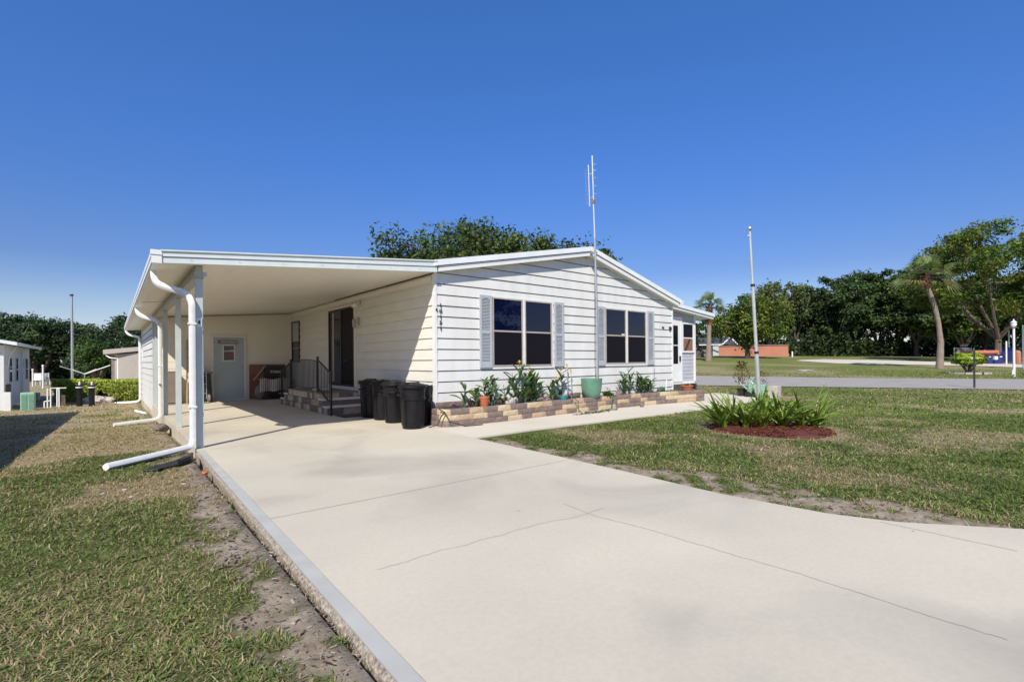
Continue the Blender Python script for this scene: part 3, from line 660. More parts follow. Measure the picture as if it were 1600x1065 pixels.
# front windows and shutters
def window(pl, a0, a1, z0, z1, units=2, name='window', casing=True, fr='frame'):
    b = MB(); f = .032; o0, o1 = .0, .046
    pl.box(b, a0, a1, o0, o1, z1-f, z1); pl.box(b, a0, a1, o0, o1, z0, z0+f)
    pl.box(b, a0, a0+f, o0, o1, z0+f, z1-f); pl.box(b, a1-f, a1, o0, o1, z0+f, z1-f)
    W = a1-a0; mid = [a0+W*i/units for i in range(1, units)]
    for m_ in mid: pl.box(b, m_-.062, m_-.03, o0, o1, z0+f, z1-f); pl.box(b, m_+.03, m_+.062, o0, o1, z0+f, z1-f)
    wn = b.build(name, fr, house, bevel=.002)
    b = MB()
    for m_ in mid: pl.box(b, m_-.029, m_+.029, o0, .052, z0+.004, z1-.004)
    if mid: b.build('mullion', 'trim', wn)
    zm = z0+(z1-z0)*.515; ed = [a0+f]+sum([[m_-.062, m_+.062] for m_ in mid], [])+[a1-f]
    for i in range(0, len(ed), 2):
        b = MB(); pl.box(b, ed[i], ed[i+1], .0, .043, zm-.018, zm+.018); b.build('meeting_rail', 'cloth' if fr == 'frame' else 'trim', wn)
        b = MB(); pl.box(b, ed[i], ed[i+1], .0, .028, zm+.018, z1-f); b.build('pane', 'glass', wn)
        b = MB(); pl.box(b, ed[i], ed[i+1], .0, .034, z0+f, zm-.018); b.build('screen', 'screen', wn)
    if casing:
        b = MB(); pl.box(b, a0-.02, a1+.05, o0, .036, z0-.055, z0-.002); pl.box(b, a1+.002, a1+.055, o0, .030, z0-.002, z1+.04); pl.box(b, a0-.02, a1+.002, 0, .030, z1+.002, z1+.04); b.build('casing', 'trim', wn)
    return wn
def shutter(pl, a0, a1, z0, z1):
    b = MB(); f = .055; t = .034; o = .022; zm = z0+(z1-z0)*.49
    pl.box(b, a0, a0+f, o, o+t, z0, z1); pl.box(b, a1-f, a1, o, o+t, z0, z1)
    pl.box(b, a0+f, a1-f, o, o+t, z0, z0+.12); pl.box(b, a0+f, a1-f, o, o+t, z1-.06, z1); pl.box(b, a0+f, a1-f, o, o+t, zm-.03, zm+.03)
    # arched head of the upper louvre field
    n = 8
    for i in range(n):
        s0 = a0+f+(a1-a0-2*f)*i/n; s1 = a0+f+(a1-a0-2*f)*(i+1)/n; u = (i+.5)/n*2-1
        pl.box(b, s0, s1, o, o+t-.002, z1-.06-.045*abs(u)**1.6-.004, z1-.059)
    s = b.build('shutter', 'shutter', house, bevel=.003)
    b = MB()
    for lo, hi in ((z0+.12, zm-.03), (zm+.03, z1-.065)):
        z = lo
        while z < hi-.01:
            b.hexa([pl.P(a0+f, o+.004, z+.02), pl.P(a1-f, o+.004, z+.02), pl.P(a1-f, o+.026, z), pl.P(a0+f, o+.026, z), pl.P(a0+f, o+.006, z+.029), pl.P(a1-f, o+.006, z+.029), pl.P(a1-f, o+.028, z+.009), pl.P(a0+f, o+.028, z+.009)]); z += .032
    pl.box(b, a0+f, a1-f, .0, o+.005, z0+.12, z1-.06); b.build('louvre', 'shutter', s)
    return s
window(front, 6.487-X0, 8.305-X0, 1.15, 2.685); window(front, 10.33-X0, 12.175-X0, 1.165, 2.68)
for a, c in ((6.135, 6.467), (8.388, 8.715), (9.985, 10.305), (12.236, 12.575)): shutter(front, a-X0, c-X0, 1.125, 2.71)
b = MB(); front.box(b, 11.02-X0, 11.15-X0, .044, .048, 1.965, 2.0); b.build('window_latch_label', 'trim', house)
# small vents at the right of the gable wall
b = MB(); front.box(b, 13.02-X0, 13.11-X0, .01, .05, 2.235, 2.275); b.build('cable_box', 'dark', house); b = MB(); front.box(b, 13.40-X0, 13.50-X0, .01, .06, 2.19, 2.29); b.build('cable_box', 'dark', house)
# house number
def text(body, size, loc, rot, m_, parent, name='house_number', ext=.004):
    c = bpy.data.curves.new(name, 'FONT'); c.body = body; c.size = size; c.extrude = ext; c.align_x = 'CENTER'; c.offset = size*.012
    o = bpy.data.objects.new(name, c); COL.objects.link(o)
    dg = bpy.context.evaluated_depsgraph_get(); me = bpy.data.meshes.new_from_object(o.evaluated_get(dg)); bpy.data.objects.remove(o)
    me.materials.clear(); me.materials.append(M[m_]); q = bpy.data.objects.new(name, me); COL.objects.link(q); q.scale = (1.25, 1, 1)
    q.rotation_euler = rot
    if parent: q.parent = parent; q.location = Vector(loc)-wloc(parent)
    else: q.location = loc
    return q
for i, ch in enumerate('10151'): text(ch, .112, (5.165, Y0-.034, 2.375-.116*i), (R_(90), 0, 0), 'dark', house)
b = MB(); front.box(b, .0, .035, .028, .045, 2.30, 2.34); b.build('cable_clip', 'dark', house)
# sliding patio door in the side wall
b = MB(); A0, A1 = 12.70-Y0, 14.66-Y0
side.box(b, A0, A1, 0, .05, .60, .65); side.box(b, A0, A1, 0, .05, 2.73, 2.78); side.box(b, A0, A0+.05, 0, .05, .65, 2.73); side.box(b, A1-.06, A1, 0, .05, .65, 2.73)
side.box(b, (A0+A1)/2-.04, (A0+A1)/2+.04, 0, .04, .65, 2.73)
pd = b.build('patio_door', 'dark', house)
b = MB(); side.box(b, A0+.05, (A0+A1)/2-.04, 0, .026, .65, 2.73); b.build('screen', 'screen', pd)
b = MB(); side.box(b, (A0+A1)/2+.04, A1-.06, 0, .026, .65, 2.73); b.build('pane', 'glass', pd)
b = MB(); side.box(b, A1-.42, A1-.30, .027, .031, .72, 2.70); b.build('curtain_edge', 'tanwall', pd)
b = MB(); side.box(b, A0-.02, A1+.02, .01, .06, .42, .595); b.build('threshold', 'trim', pd)
b = MB(); side.box(b, A0-.10, A0-.004, .01, .045, .6, 2.82); side.box(b, A1+.004, A1+.05, .01, .045, .6, 2.82); side.box(b, A0-.003, A1+.003, .01, .045, 2.784, 2.84); b.build('casing', 'cream', pd)
b = MB(); S0, S1 = 17.60-Y0, 18.50-Y0
side.box(b, S0, S1, 0, .05, 2.66, 2.70); side.box(b, S0, S1, 0, .05, 1.27, 1.31); side.box(b, S0, S0+.05, 0, .05, 1.31, 2.66); side.box(b, S1-.05, S1, 0, .05, 1.31, 2.66); side.box(b, S0+.05, S1-.05, 0, .04, 1.96, 2.0)
sw = b.build('window', 'dark', house)
b = MB(); side.box(b, S0+.05, S1-.05, 0, .025, 2.0, 2.66); b.build('pane', 'shutter', sw)  # upper sash: flat grey paint in place of a reflection on glass
b = MB(); side.box(b, S0+.05, S1-.05, 0, .025, 1.31, 1.96); b.build('pane', 'glass', sw)
# motion light, wall lantern, outlet
ml = MB(); p = side.P(12.35-Y0, .03, 2.80); ml.lathe([(.001, 0), (.05, 0), (.05, .03), (.001, .03)], (0, 0, 0), 14)
ml.v = [(p[0]-z, p[1]+x, p[2]+y) for x, y, z in ml.v]; mlo = ml.build('motion_light', 'trim', house)
b = MB(); 
for dy in (-.10, .10):
    b.path([(p[0]-.03, p[1], p[2]), (p[0]-.09, p[1]+dy*.8, p[2]-.03)], .012, 8); b.path([(p[0]-.08, p[1]+dy*.8, p[2]-.01), (p[0]-.17, p[1]+dy*1.2, p[2]-.07)], [.035, .055], 12)
b.build('lamp_head', 'trim', mlo, smooth=True)
b = MB(); p = side.P(12.42-Y0, .03, 2.36); b.box(p[0]-.01, p[1]-.04, p[2]-.12, p[0], p[1]+.04, p[2]+.10); b.path([(p[0]-.01, p[1], p[2]+.05), (p[0]-.06, p[1], p[2]+.14), (p[0]-.11, p[1], p[2]+.06)], .008, 6)
wl = b.build('wall_lantern', 'metal', house)
b = MB(); b.lathe([(.01, .06), (.06, .0), (.055, -.01), (.05, -.16), (.03, -.19), (.01, -.22)], (p[0]-.11, p[1], p[2]+.0), 8); b.build('lantern_glass', 'cloth', wl)
b = MB(); p = side.P(12.40-Y0, .012, .74); b.box(p[0]-.035, p[1]-.05, p[2]-.06, p[0], p[1]+.05, p[2]+.06); ob = b.build('outlet_cover', 'tanwall', house)
# sunroom at the far right
SY = 9.2; sp = Plane(13.64, SY, 1, 0, 0, -1)
b = MB(); siding(b, sp, [(0, 3.03), (2.46, 2.86)], .50, ex=.125, lip=.012, base=.5); b.build('sunroom_wall', ['greysiding', 'frame'], house)
b = MB(); b.box(13.65, SY+.02, .45, 16.08, 15, 2.85); b.build('wall_core', 'white', house)
b = MB(); sp.box(b, 2.38, 2.47, -.02, .035, .50, 2.86); b.build('corner_board', 'trim', house)
b = MB(); sp.box(b, .02, 2.40, -.3, .02, .42, .50); b.build('sill_board', 'trim', house)
b = MB(); b.box(13.8, SY+.15, -.02, 16.0, 15, .42); b.build('skirting', 'dred', house)
b = MB(); b.prism([(13.6, 3.10), (17.0, 2.80), (17.0, 2.92), (13.6, 3.20)], SY-.30, 15.3); srf = b.build('sunroom_roof', 'roof', house)
b = MB(); b.prism([(13.6, 3.01), (16.94, 2.72), (16.94, 2.79), (13.6, 3.085)], SY-.27, SY-.2); b.prism([(13.6, 3.01), (16.9, 2.73), (16.9, 2.75), (13.6, 3.03)], SY-.2, 15.2); b.build('fascia', 'fascia', srf)
b = MB(); sp.box(b, .95, 1.47, .012, .045, .50, 2.62); sdoor = b.build('storm_door', 'trim', house)
b = MB(); sp.box(b, .95, 1.30, .046, .052, 1.12, 2.42); b.build('pane', 'screen', sdoor)
b = MB(); sp.box(b, .95, 1.30, .046, .056, 1.73, 1.76); sp.box(b, 1.30, 1.33, .046, .054, 1.10, 2.44); sp.box(b, 1.48, 1.56, .012, .055, .50, 2.72); sp.box(b, .95, 1.48, .012, .055, 2.63, 2.72); b.build('door_frame', 'trim', sdoor)
b = MB(); sp.box(b, 1.38, 1.42, .046, .09, 1.20, 1.38); b.build('handle', 'dark', sdoor)
b = MB(); a0, a1, z0, z1 = 1.62, 2.31, 1.56, 2.49
sp.box(b, a0-.05, a1+.05, .0, .045, z1, z1+.06); sp.box(b, a0-.05, a1+.05, .0, .05, z0-.06, z0); sp.box(b, a0-.05, a0+.03, 0, .045, z0, z1); sp.box(b, a1-.03, a1+.05, 0, .045, z0, z1); sp.box(b, a0+.03, a1-.03, 0, .04, 1.99, 2.03)
sw2 = b.build('window', 'trim', house)
b = MB(); sp.box(b, a0+.03, a1-.03, .0, .03, 2.03, z1); b.build('pane', 'screen', sw2)
b = MB(); sp.box(b, a0+.03, a1-.03, .0, .03, z0, 1.99); b.build('curtain', 'cardb', sw2)
b = MB(); b.hexa([sp.P(a0+.12, .031, z0), sp.P(a0+.22, .031, z0), sp.P(a0+.22, .036, z0), sp.P(a0+.12, .036, z0), sp.P(a0+.42, .031, 1.98), sp.P(a0+.52, .031, 1.98), sp.P(a0+.52, .036, 1.98), sp.P(a0+.42, .036, 1.98)]); b.build('curtain_fold', 'dark', sw2)

# ------------------------------------------------------------------ brick steps with railing
blocks_m = [mat('cream_block', (.58, .46, .30), .85, (.49, .38, .24), 9, .5, 30), mat('brown_grey_block', (.24, .18, .15), .85, (.17, .125, .105), 9, .5, 30), mat('tan_block', (.50, .37, .24), .85, (.40, .28, .18), 9, .5, 30)]
def blockwall(b, path, z0, courses, ch=.113, dep=.11, seed=1, bl=(.28, .46), gap=.006, pat=(0, 1, 0, 2, 1)):
    r = random.Random(seed); P = [Vector(p) for p in path]
    seg = [(P[i+1]-P[i]).length for i in range(len(P)-1)]; L = sum(seg)
    def pos(s):
        s = max(0, min(L, s))
        for i, l in enumerate(seg):
            if s <= l or i == len(seg)-1: return P[i].lerp(P[i+1], s/l), (P[i+1]-P[i]).normalized()
            s -= l
    for c in range(courses):
        s = -r.uniform(0, .2)
        while s < L:
            l = r.uniform(*bl); a = max(0, s); e = min(L, s+l-gap); s += l
            if e-a < .03: continue
            b.cur = r.choice(pat); z = z0+c*ch; jo = r.uniform(0, .005)
            (p, d), (q, d2) = pos(a), pos(e); n = Vector((d.y, -d.x)); n2 = Vector((d2.y, -d2.x)); mid, dm = pos((a+e)/2); nm = Vector((dm.y, -dm.x))
            # rough split face: small grid displaced outwards
            nx_ = max(2, int((e-a)/.07)); G = []
            for k in range(nx_+1):
                pp, dd = pos(a+(e-a)*k/nx_); nn = Vector((dd.y, -dd.x)); row = []
                for j in range(4):
                    edge = (k in (0, nx_)) or j in (0, 3); o = (jo if edge else jo+.006+r.uniform(-.002, .004)); w_ = pp+nn*o
                    row.append((w_.x, w_.y, z+gap*.5+(ch-gap)*j/3))
                G.append(row)
            for k in range(nx_):
                for j in range(3): b.face([G[k][j], G[k+1][j], G[k+1][j+1], G[k][j+1]])
            bi, _ = pos(a); bi = p-n*dep; be = q-n2*dep
            for k in range(nx_):
                pa, da = pos(a+(e-a)*k/nx_); pb, db_ = pos(a+(e-a)*(k+1)/nx_)
                ia = pa-Vector((da.y, -da.x))*dep; ib = pb-Vector((db_.y, -db_.x))*dep
                b.face([G[k][3], G[k+1][3], (ib.x, ib.y, z+ch-gap*.5), (ia.x, ia.y, z+ch-gap*.5)])
                b.face([G[k][0], G[k+1][0], (ib.x, ib.y, z+gap*.5), (ia.x, ia.y, z+gap*.5)])
            b.face([G[0][0], G[0][3], (bi.x, bi.y, z+ch-gap*.5), (bi.x, bi.y, z+gap*.5)])
            b.face([G[-1][0], G[-1][3], (be.x, be.y, z+ch-gap*.5), (be.x, be.y, z+gap*.5)])
    b.cur = 0; return b
st = thing('brick_steps', 'mottled block steps with pale treads and black handrail below the patio door', 'steps', (4.5, 13.5, 0))
SX = 4.0
b = MB()
for (y0, y1, n) in ((11.78, 15.9, 1), (12.10, 15.55, 2), (12.45, 15.2, 3)):
    x = SX+(.0 if n == 1 else .0)
    blockwall(b, [(X0-.03, y0), (x, y0)][::-1] if 0 else [(x, y1), (x, y0)], .165*(n-1), 1, .155, .10, n*3, (.16, .30), pat=(0, 1, 1, 2))
    blockwall(b, [(x, y0), (X0-.03, y0)], .165*(n-1), 1, .155, .10, n*7, (.2, .42), pat=(1, 1, 0, 2))
b.build('step_blocks', blocks_m, st)
b = MB(); b.box(SX+.09, 11.90, 0, X0-.03, 15.8, .15); b.box(SX+.09, 12.2, .15, X0-.03, 15.45, .32); b.box(SX+.09, 12.55, .32, X0-.03, 15.1, .48); b.build('step_core', 'dred', st)
for (y0, y1, z) in ((11.74, 12.09, .162), (12.06, 12.44, .327), (15.21, 15.58, .327), (15.56, 15.94, .162)):
    b = MB(); b.box(SX-.03, y0, z, X0-.03, y1, z+.04); b.build('tread', 'pinkstone', st, bevel=.008)
b = MB(); b.box(SX-.02, 12.42, .482, X0-.03, 15.23, .515); b.build('landing', 'dred', st, bevel=.008)
py = [(11.60, 0, 1.02), (12.58, .36, 1.36), (14.95, .36, 1.30), (15.95, 0, 1.02)]; rx = SX+.02
MB().box(rx-.02, 11.6, 0, rx+.02, 11.64, 1.04).build('newel_post', 'rail', st)
for y, z0, z1 in py[1:3]: MB().box(rx-.024, y-.024, z0, rx+.024, y+.024, z1+.04).box(rx-.032, y-.032, z1+.04, rx+.032, y+.032, z1+.055).build('newel_post', 'rail', st)
MB().box(rx-.02, 15.93, 0, rx+.02, 15.97, 1.04).build('newel_post', 'rail', st)
ro = st
def rb(y0, z0, y1, z1, arch=0):
    b = MB(); n = 8; pts = [(rx, y0+(y1-y0)*i/n, z0+(z1-z0)*i/n+arch*math.sin(math.pi*i/n)) for i in range(n+1)]
    for p, q in zip(pts, pts[1:]): b.bar(p, q, .042, .022)
    return b
b = rb(12.60, 1.30, 14.93, 1.25, .07); b2 = rb(12.60, .60, 14.93, .60)
b.v += b2.v and []; b.build('handrail', 'rail', ro); b2.build('bottom_rail', 'rail', ro)
rb(11.62, 1.0, 12.57, 1.33).build('handrail', 'rail', ro); rb(11.62, .27, 12.57, .62).build('bottom_rail', 'rail', ro)
rb(14.97, 1.27, 15.95, 1.0).build('handrail', 'rail', ro); rb(14.97, .60, 15.95, .27).build('bottom_rail', 'rail', ro)
for y in np.arange(12.70, 14.9, .105): t = (y-12.6)/2.33; MB().path([(rx, y, .60), (rx, y, 1.30-.05*t+.07*math.sin(math.pi*t))], .009, 6).build('picket', 'rail', st)
for y in np.arange(11.74, 12.52, .11): t = (y-11.62)/.95; MB().path([(rx, y, .27+.35*t), (rx, y, 1.0+.33*t)], .009, 6).build('picket', 'rail', st)
for y in np.arange(15.08, 15.9, .11): t = (y-14.97)/.98; MB().path([(rx, y, .60-.33*t), (rx, y, 1.27-.27*t)], .009, 6).build('picket', 'rail', st)
tag(MB().box(4.08, 10.98, .004, 5.0, 11.55, .018).build('doormat', 'dark', None), 'black doormat on the concrete in front of the brick steps', 'doormat')
tag(MB().box(4.12, 12.9, .517, 4.42, 13.35, .60).build('white_box', 'trim', None, bevel=.02), 'low white box on the step landing behind the railing', 'box')

# ------------------------------------------------------------------ planter
pl_ = thing('block_planter', 'long low planter of cream and brown split-faced blocks along the front wall', 'planter', (9.4, 8.1, 0))
b = MB(); pth = [(4.92, Y0+.28), (4.915, 8.12), (5.0, 8.02), (6.4, 7.97), (8.1, 8.05), (10.2, 8.08), (11.7, 8.02), (12.7, 7.86), (13.95, 7.66), (14.02, 7.74), (14.05, 8.5)]
pth = [(4.915, 8.5), (4.915, 8.12), (5.0, 8.02)]+pth[3:]
blockwall(b, pth, .004, 3, .113, .13, 17, (.30, .50), pat=(0, 1, 1, 2, 0, 2, 1)); b.build('block_wall', blocks_m, pl_)
b = MB(); blockwall(b, [(5.03, 8.50), (9.3, 8.50)], .34, 1, .11, .04, 23, (.3, .5), pat=(1, 2, 1, 0)); b.build('back_course', blocks_m, pl_)
b = MB(); pr_ = [(5.0, 8.52), (5.02, 8.14), (6.4, 8.08), (8.1, 8.16), (10.2, 8.19), (11.7, 8.13), (12.7, 7.97), (13.9, 7.79), (13.92, 8.52)]
b.prism(pr_, .02, .305, 'z'); b.build('soil', 'soil', pl_)
tag(MB().path([(4.86, 8.1, .36), (4.93, 8.0, .30), (5.0, 7.93, .12), (5.3, 7.86, .016), (5.7, 7.82, .016)], .011, 6).path([(4.93, 8.0, .30), (4.86, 8.02, .22), (4.80, 8.06, .06), (4.70, 8.2, .014)], .011, 6).build('black_hose', 'dkhose', None, smooth=True), 'thin dark hose draped over the left end of the block planter', 'hose')
hz = MB(); r = random.Random(12); pts = [(8.55, 8.0, .35), (8.57, 7.90, .30), (8.56, 7.88, .1), (8.6, 7.82, .02)]; x, y = 8.6, 7.80
for i in range(26): pts.append((8.6+.05*i+.12*math.sin(i*.9), 7.78+.07*math.sin(i*1.3)-.04*math.cos(i*.7), .016+.012*(i % 3)))
hz.path(pts, .012, 6); hz.path([(10.15, 8.1, .37), (9.95, 7.97, .3), (9.8, 7.90, .04), (9.4, 7.85, .016), (8.9, 7.72, .02)], .011, 6)
tag(hz.build('garden_hose', 'hose', None, smooth=True), 'tangled green hose lying on the walk below the middle of the planter', 'hose')
tag(MB().blob((10.98, 7.82, .045), .05, 5, 8, .2).build('brown_stone', 'brock', None, smooth=True), 'small dark stone on the walk against the planter base', 'stone')
lit = MB(); r = random.Random(8)
for i in range(70):
    x = 8.3+abs(r.gauss(.4, .35)); y = 7.72+r.gauss(0, .06); a = r.uniform(0, 3.1); l = r.uniform(.02, .05); lit.bar((x, y, .008), (x+l*math.cos(a), y+l*math.sin(a), .012), .012, .006)
tag(lit.build('spilled_mulch', 'mulch', None), kind='stuff')
# ------------------------------------------------------------------ props under the carport
def trash_can(x, y, rz, label, lid=True, s=1.0):
    t = thing('trash_can', label, 'trash can', (x, y, .002), rz, 'black trash cans by the side wall')
    b = MB(); b.lathe([(.001, 0), (.185, 0), (.195, .01), (.20, .06), (.225, .52), (.228, .54), (.243, .55), (.246, .60), (.232, .61), (.240, .76), (.262, .775), (.262, .80), (.25, .80), (.225, .60), (.19, .05), (.001, .04)], (0, 0, 0), 30)
    for k in range(6):
        a = k*math.pi/3+.3; b.bar((.205*math.cos(a), .205*math.sin(a), .06), (.232*math.cos(a), .232*math.sin(a), .53), .03, .014, up=(math.cos(a), math.sin(a), 0))
    b.build('body', 'black', t, smooth=True, local=True)
    for sx in (-1, 1):
        b = MB(); b.path([(sx*.24, -.075, .66), (sx*.295, -.07, .65), (sx*.305, 0, .65), (sx*.295, .07, .65), (sx*.24, .075, .66)], .014, 8); b.build('handle', 'black', t, smooth=True, local=True)
    if lid:
        b = MB(); b.lathe([(.282, .775), (.285, .80), (.275, .815), (.255, .835), (.20, .85), (.17, .845), (.16, .862), (.08, .872), (.001, .874)], (0, 0, 0), 30); b.bar((-.15, 0, .868), (.15, 0, .868), .03, .03); l = b.build('lid', 'black', t, smooth=True, local=True)
    return t
trash_can(4.62, 10.72, .3, 'black trash can farthest back in the row, nearest the brick steps')
c2 = trash_can(4.63, 10.10, 1.2, 'black trash can with a white tag on its rim, second from the brick steps')
c3 = trash_can(4.60, 9.46, .9, 'black trash can with a pale rope hanging down its side, third from the brick steps')
trash_can(4.46, 8.40, .1, 'large lidded black trash can in front of all the others')
trash_can(4.80, 8.75, 1.4, 'black trash can squeezed between the front can and the white corner board', lid=False)
b = MB(); b.path([(-.18, -.20, .70), (-.19, -.215, .60), (-.18, -.21, .45), (-.17, -.20, .30), (-.15, -.19, .22)], .006, 6); b.path([(-.19, -.2, .66), (-.13, -.245, .58), (-.10, -.25, .46), (-.08, -.245, .35)], .006, 6); b.path([(-.23, -.16, .68), (-.18, -.215, .63), (-.12, -.24, .66)], .008, 6)
b.build('rope', 'cloth', c3, local=True)
b = MB(); b.mbox(Matrix.Translation((-.06, -.256, .69)) @ Matrix.Rotation(.5, 4, 'Y'), .09, .006, .045); b.build('tag', 'trim', c2, local=True)
# junk in the back corner
jk = thing('tan_cabinet', 'narrow brown-grey utility cabinet standing against the back wall left of the ladder', 'cabinet', (1.45, 18.4, 0))
MB().box(1.24, 18.25, 0, 1.60, 18.6, 1.02).build('cabinet_body', 'mauve', jk, bevel=.01); MB().box(1.27, 18.225, .05, 1.57, 18.248, .97).build('door', 'dred', jk)
ld = thing('wooden_ladder', 'yellow wooden stepladder leaning on the back wall of the carport', 'ladder', (1.85, 18.3, 0))
for sx in (0, .36):
    MB().bar((1.80+sx, 18.05, 0), (1.88+sx*.7, 18.62, 2.0), .03, .07).build('rail', 'wood', ld)
for k in range(6):
    t = (k+.7)/6.6; MB().bar((1.80+.08*t, 18.05+.57*t, 2.0*t), (2.16-.03*t, 18.05+.57*t, 2.0*t), .08, .025).build('step', 'wood', ld)
ht = thing('hand_truck', 'grey wheeled hand truck parked in front of the ladder', 'hand truck', (2.2, 18.0, 0))
b = MB(); b.path([(2.10, 18.15, .12), (2.10, 18.2, 1.0), (2.2, 18.2, 1.08), (2.34, 18.2, 1.0), (2.34, 18.15, .12)], .014, 8)
for z in (.3, .6, .85): b.path([(2.1, 18.16, z), (2.34, 18.16, z)], .010, 6)
b.box(2.06, 17.9, .02, 2.38, 18.12, .035); b.build('frame', 'metal', ht)
for x in (2.04, 2.40):
    b = MB(); b.path([(x-.03, 18.18, .13), (x+.03, 18.18, .13)], .13, 16); b.build('wheel', 'dred', ht)
bn = thing('black_bin', 'tall black open bin beside the hinge side of the grey-blue door', 'bin', (2.44, 18.45, 0))
b = MB(); b.prism([(2.33, 0), (2.53, 0), (2.50, .5), (2.47, .92), (2.27, .92), (2.30, .5)], 18.3, 18.6); b.build('bin_body', 'dark', bn); MB().box(2.20, 18.26, .925, 2.53, 18.64, .985).build('lid', 'dred', bn)
bd = tag(MB().box(3.66, 18.60, .02, 4.82, 18.66, 1.20).build('brown_board', 'cardb', None), 'rust brown board standing against the back wall behind the covered grill', 'board')
gr = thing('covered_grill', 'cart grill under a striped grey cloth against the back wall of the carport', 'grill', (4.35, 18.35, 0))
b = MB(); b.box(4.05, 18.12, .12, 4.85, 18.52, .46); b.path([(4.1, 18.1, .09), (4.1, 18.5, .09)], .09, 12); b.build('cart', 'dark', gr, bevel=.02)
b = MB(); n = 14; m_ = 10; G = []
for i in range(n+1):
    row = []
    for j in range(m_+1):
        x = 3.86+1.02*i/n; u = j/m_; 
        if u < .5: y = 18.50-.42*(u/.5); z = .70+.03*math.sin(i*.8)
        else: y = 18.08-.05*math.sin(i*1.1)-.02; z = .70-.40*((u-.5)/.5)+.03*math.sin(i*.8)+(-.08 if i < 4 else 0)*(u-.5)
        row.append((x, y, z))
    G.append(row)
for i in range(n):
    for j in range(m_): b.face([G[i][j], G[i+1][j], G[i+1][j+1], G[i][j+1]])
stripe = bpy.data.materials.new('striped_cloth_grey'); stripe.use_nodes = True; n_ = stripe.node_tree.nodes; wv = n_.new('ShaderNodeTexWave'); wv.inputs['Scale'].default_value = 5; wv.inputs['Distortion'].default_value = 3
rp = n_.new('ShaderNodeValToRGB'); rp.color_ramp.elements[0].color = (.16, .13, .11, 1); rp.color_ramp.elements[1].color = (.62, .56, .50, 1); tcx = n_.new('ShaderNodeTexCoord')
stripe.node_tree.links.new(tcx.outputs['Object'], wv.inputs[0]); stripe.node_tree.links.new(wv.outputs[0], rp.inputs[0]); stripe.node_tree.links.new(rp.outputs[0], n_['Principled BSDF'].inputs['Base Color'])
b.build('cloth_cover', stripe, gr, smooth=True)
MB().path([(3.72, 18.3, .66), (4.08, 18.4, 1.12), (4.62, 18.4, 1.12)], .022, 8).build('handle_bar', 'cloth', gr)
MB().blob((3.92, 18.28, .26), (.18, .14, .24), 4, 8, .3).build('bundled_cloth', 'dred', gr, smooth=True)
MB().path([(4.45, 18.08, .20), (4.62, 18.06, .19), (4.72, 18.08, .28)], .02, 6).build('chrome_foot', 'metal', gr)
bg_ = thing('black_tool_case', 'black hard case with pale lettering resting on the covered grill', 'tool case', (4.45, 18.45, .74))
MB().box(4.12, 18.36, .75, 4.78, 18.58, 1.14).build('case', 'dark', bg_, bevel=.02)
text('TOBO', .115, (4.45, 18.352, .90), (R_(90), 0, 0), 'trim', bg_, 'case_lettering', .002)

# ------------------------------------------------------------------ plants
def leaf(b, base, az, tilt, L, W, curl, tint, n=5, shape='ellipse', twist=0):
    """one leaf blade growing from base; tilt from vertical, curl bends it down"""
    if b.tint is None: b.tint = [(1, 1, 1)]*len(b.v)
    p = Vector(base); ang = tilt; h = Vector((math.cos(az), math.sin(az), 0)); sd_ = Vector((-math.sin(az), math.cos(az), 0)); rows = []
    for i in range(n+1):
        t = i/n
        wd = W*(math.sin(math.pi*min(1, t*.92+.06))**.8 if shape == 'ellipse' else (1-t)**.55*min(1, .55+t*3)) ; wd = max(wd, .0015)
        d = h*math.sin(ang)+Vector((0, 0, math.cos(ang))); up = h*-math.cos(ang)+Vector((0, 0, math.sin(ang)))
        s_ = (sd_*math.cos(twist*t)+up*math.sin(twist*t))
        rows.append((p-s_*wd/2+up*wd*.18, p.copy(), p+s_*wd/2+up*wd*.18))
        p = p+d*(L/n); ang += curl/n
    i0 = len(b.v)
    for r_ in rows: b.v += [tuple(q) for q in r_]; b.tint += [tint]*3
    for i in range(n):
        a = i0+i*3; b.f.append((a, a+1, a+4, a+3)); b.f.append((a+1, a+2, a+5, a+4)); b.mi += [0, 0]
def tn(r, lo=.7, hi=1.3):
    v = r.uniform(lo, hi); return (v*r.uniform(.9, 1.25), v, v*r.uniform(.7, 1.2))
def stems(b, pts, rad): b.path(pts, rad, 6)
def lily(x, y, h, seed, label, nst=2, flowers=0, z=.30, wide=1.0, lean=0, group='leafy plants in the block planter', lf=None):
    r = random.Random(seed); t = thing('lily_plant', label, 'plant', (x, y, z), 0, group); sb = MB(); lb = MB(); lb.tint = []; fb = MB()
    for k in range(nst):
        a = r.uniform(0, 6.28); hh = h*r.uniform(.72, 1.0) if k else h; sx = x+r.uniform(-.05, .05)*wide; sy = y+r.uniform(-.04, .04)
        tip = Vector((sx+.10*math.cos(a)*wide+lean*h, sy+.05*math.sin(a), z+hh*.92)); base = Vector((sx, sy, z-.01))
        stems(sb, [base, base.lerp(tip, .5)+Vector((.01, 0, .01)), tip], [.011, .009, .005])
        nl = lf or max(4, int(hh*9))
        for i in range(nl):
            tt = .15+.8*i/nl; p = base.lerp(tip, tt); az = a+i*2.4+r.uniform(-.4, .4)
            leaf(lb, p, az, r.uniform(.45, .95), r.uniform(.20, .32)*min(1.25, .7+h*.6), r.uniform(.055, .085), r.uniform(.3, .9), tn(r), 5, twist=r.uniform(-.6, .6))
        if k < flowers:
            for q in range(7): leaf(fb, tip, r.uniform(0, 6.28), r.uniform(.2, 1.1), .10, .045, .8, (1, 1, 1), 3)
    sb.build('stem', 'leaf' if 0 else 'hose', t, smooth=True); lb.build('leaves', 'leaf', t)
    if flowers: fb.build('flower', 'flower', t)
    return t
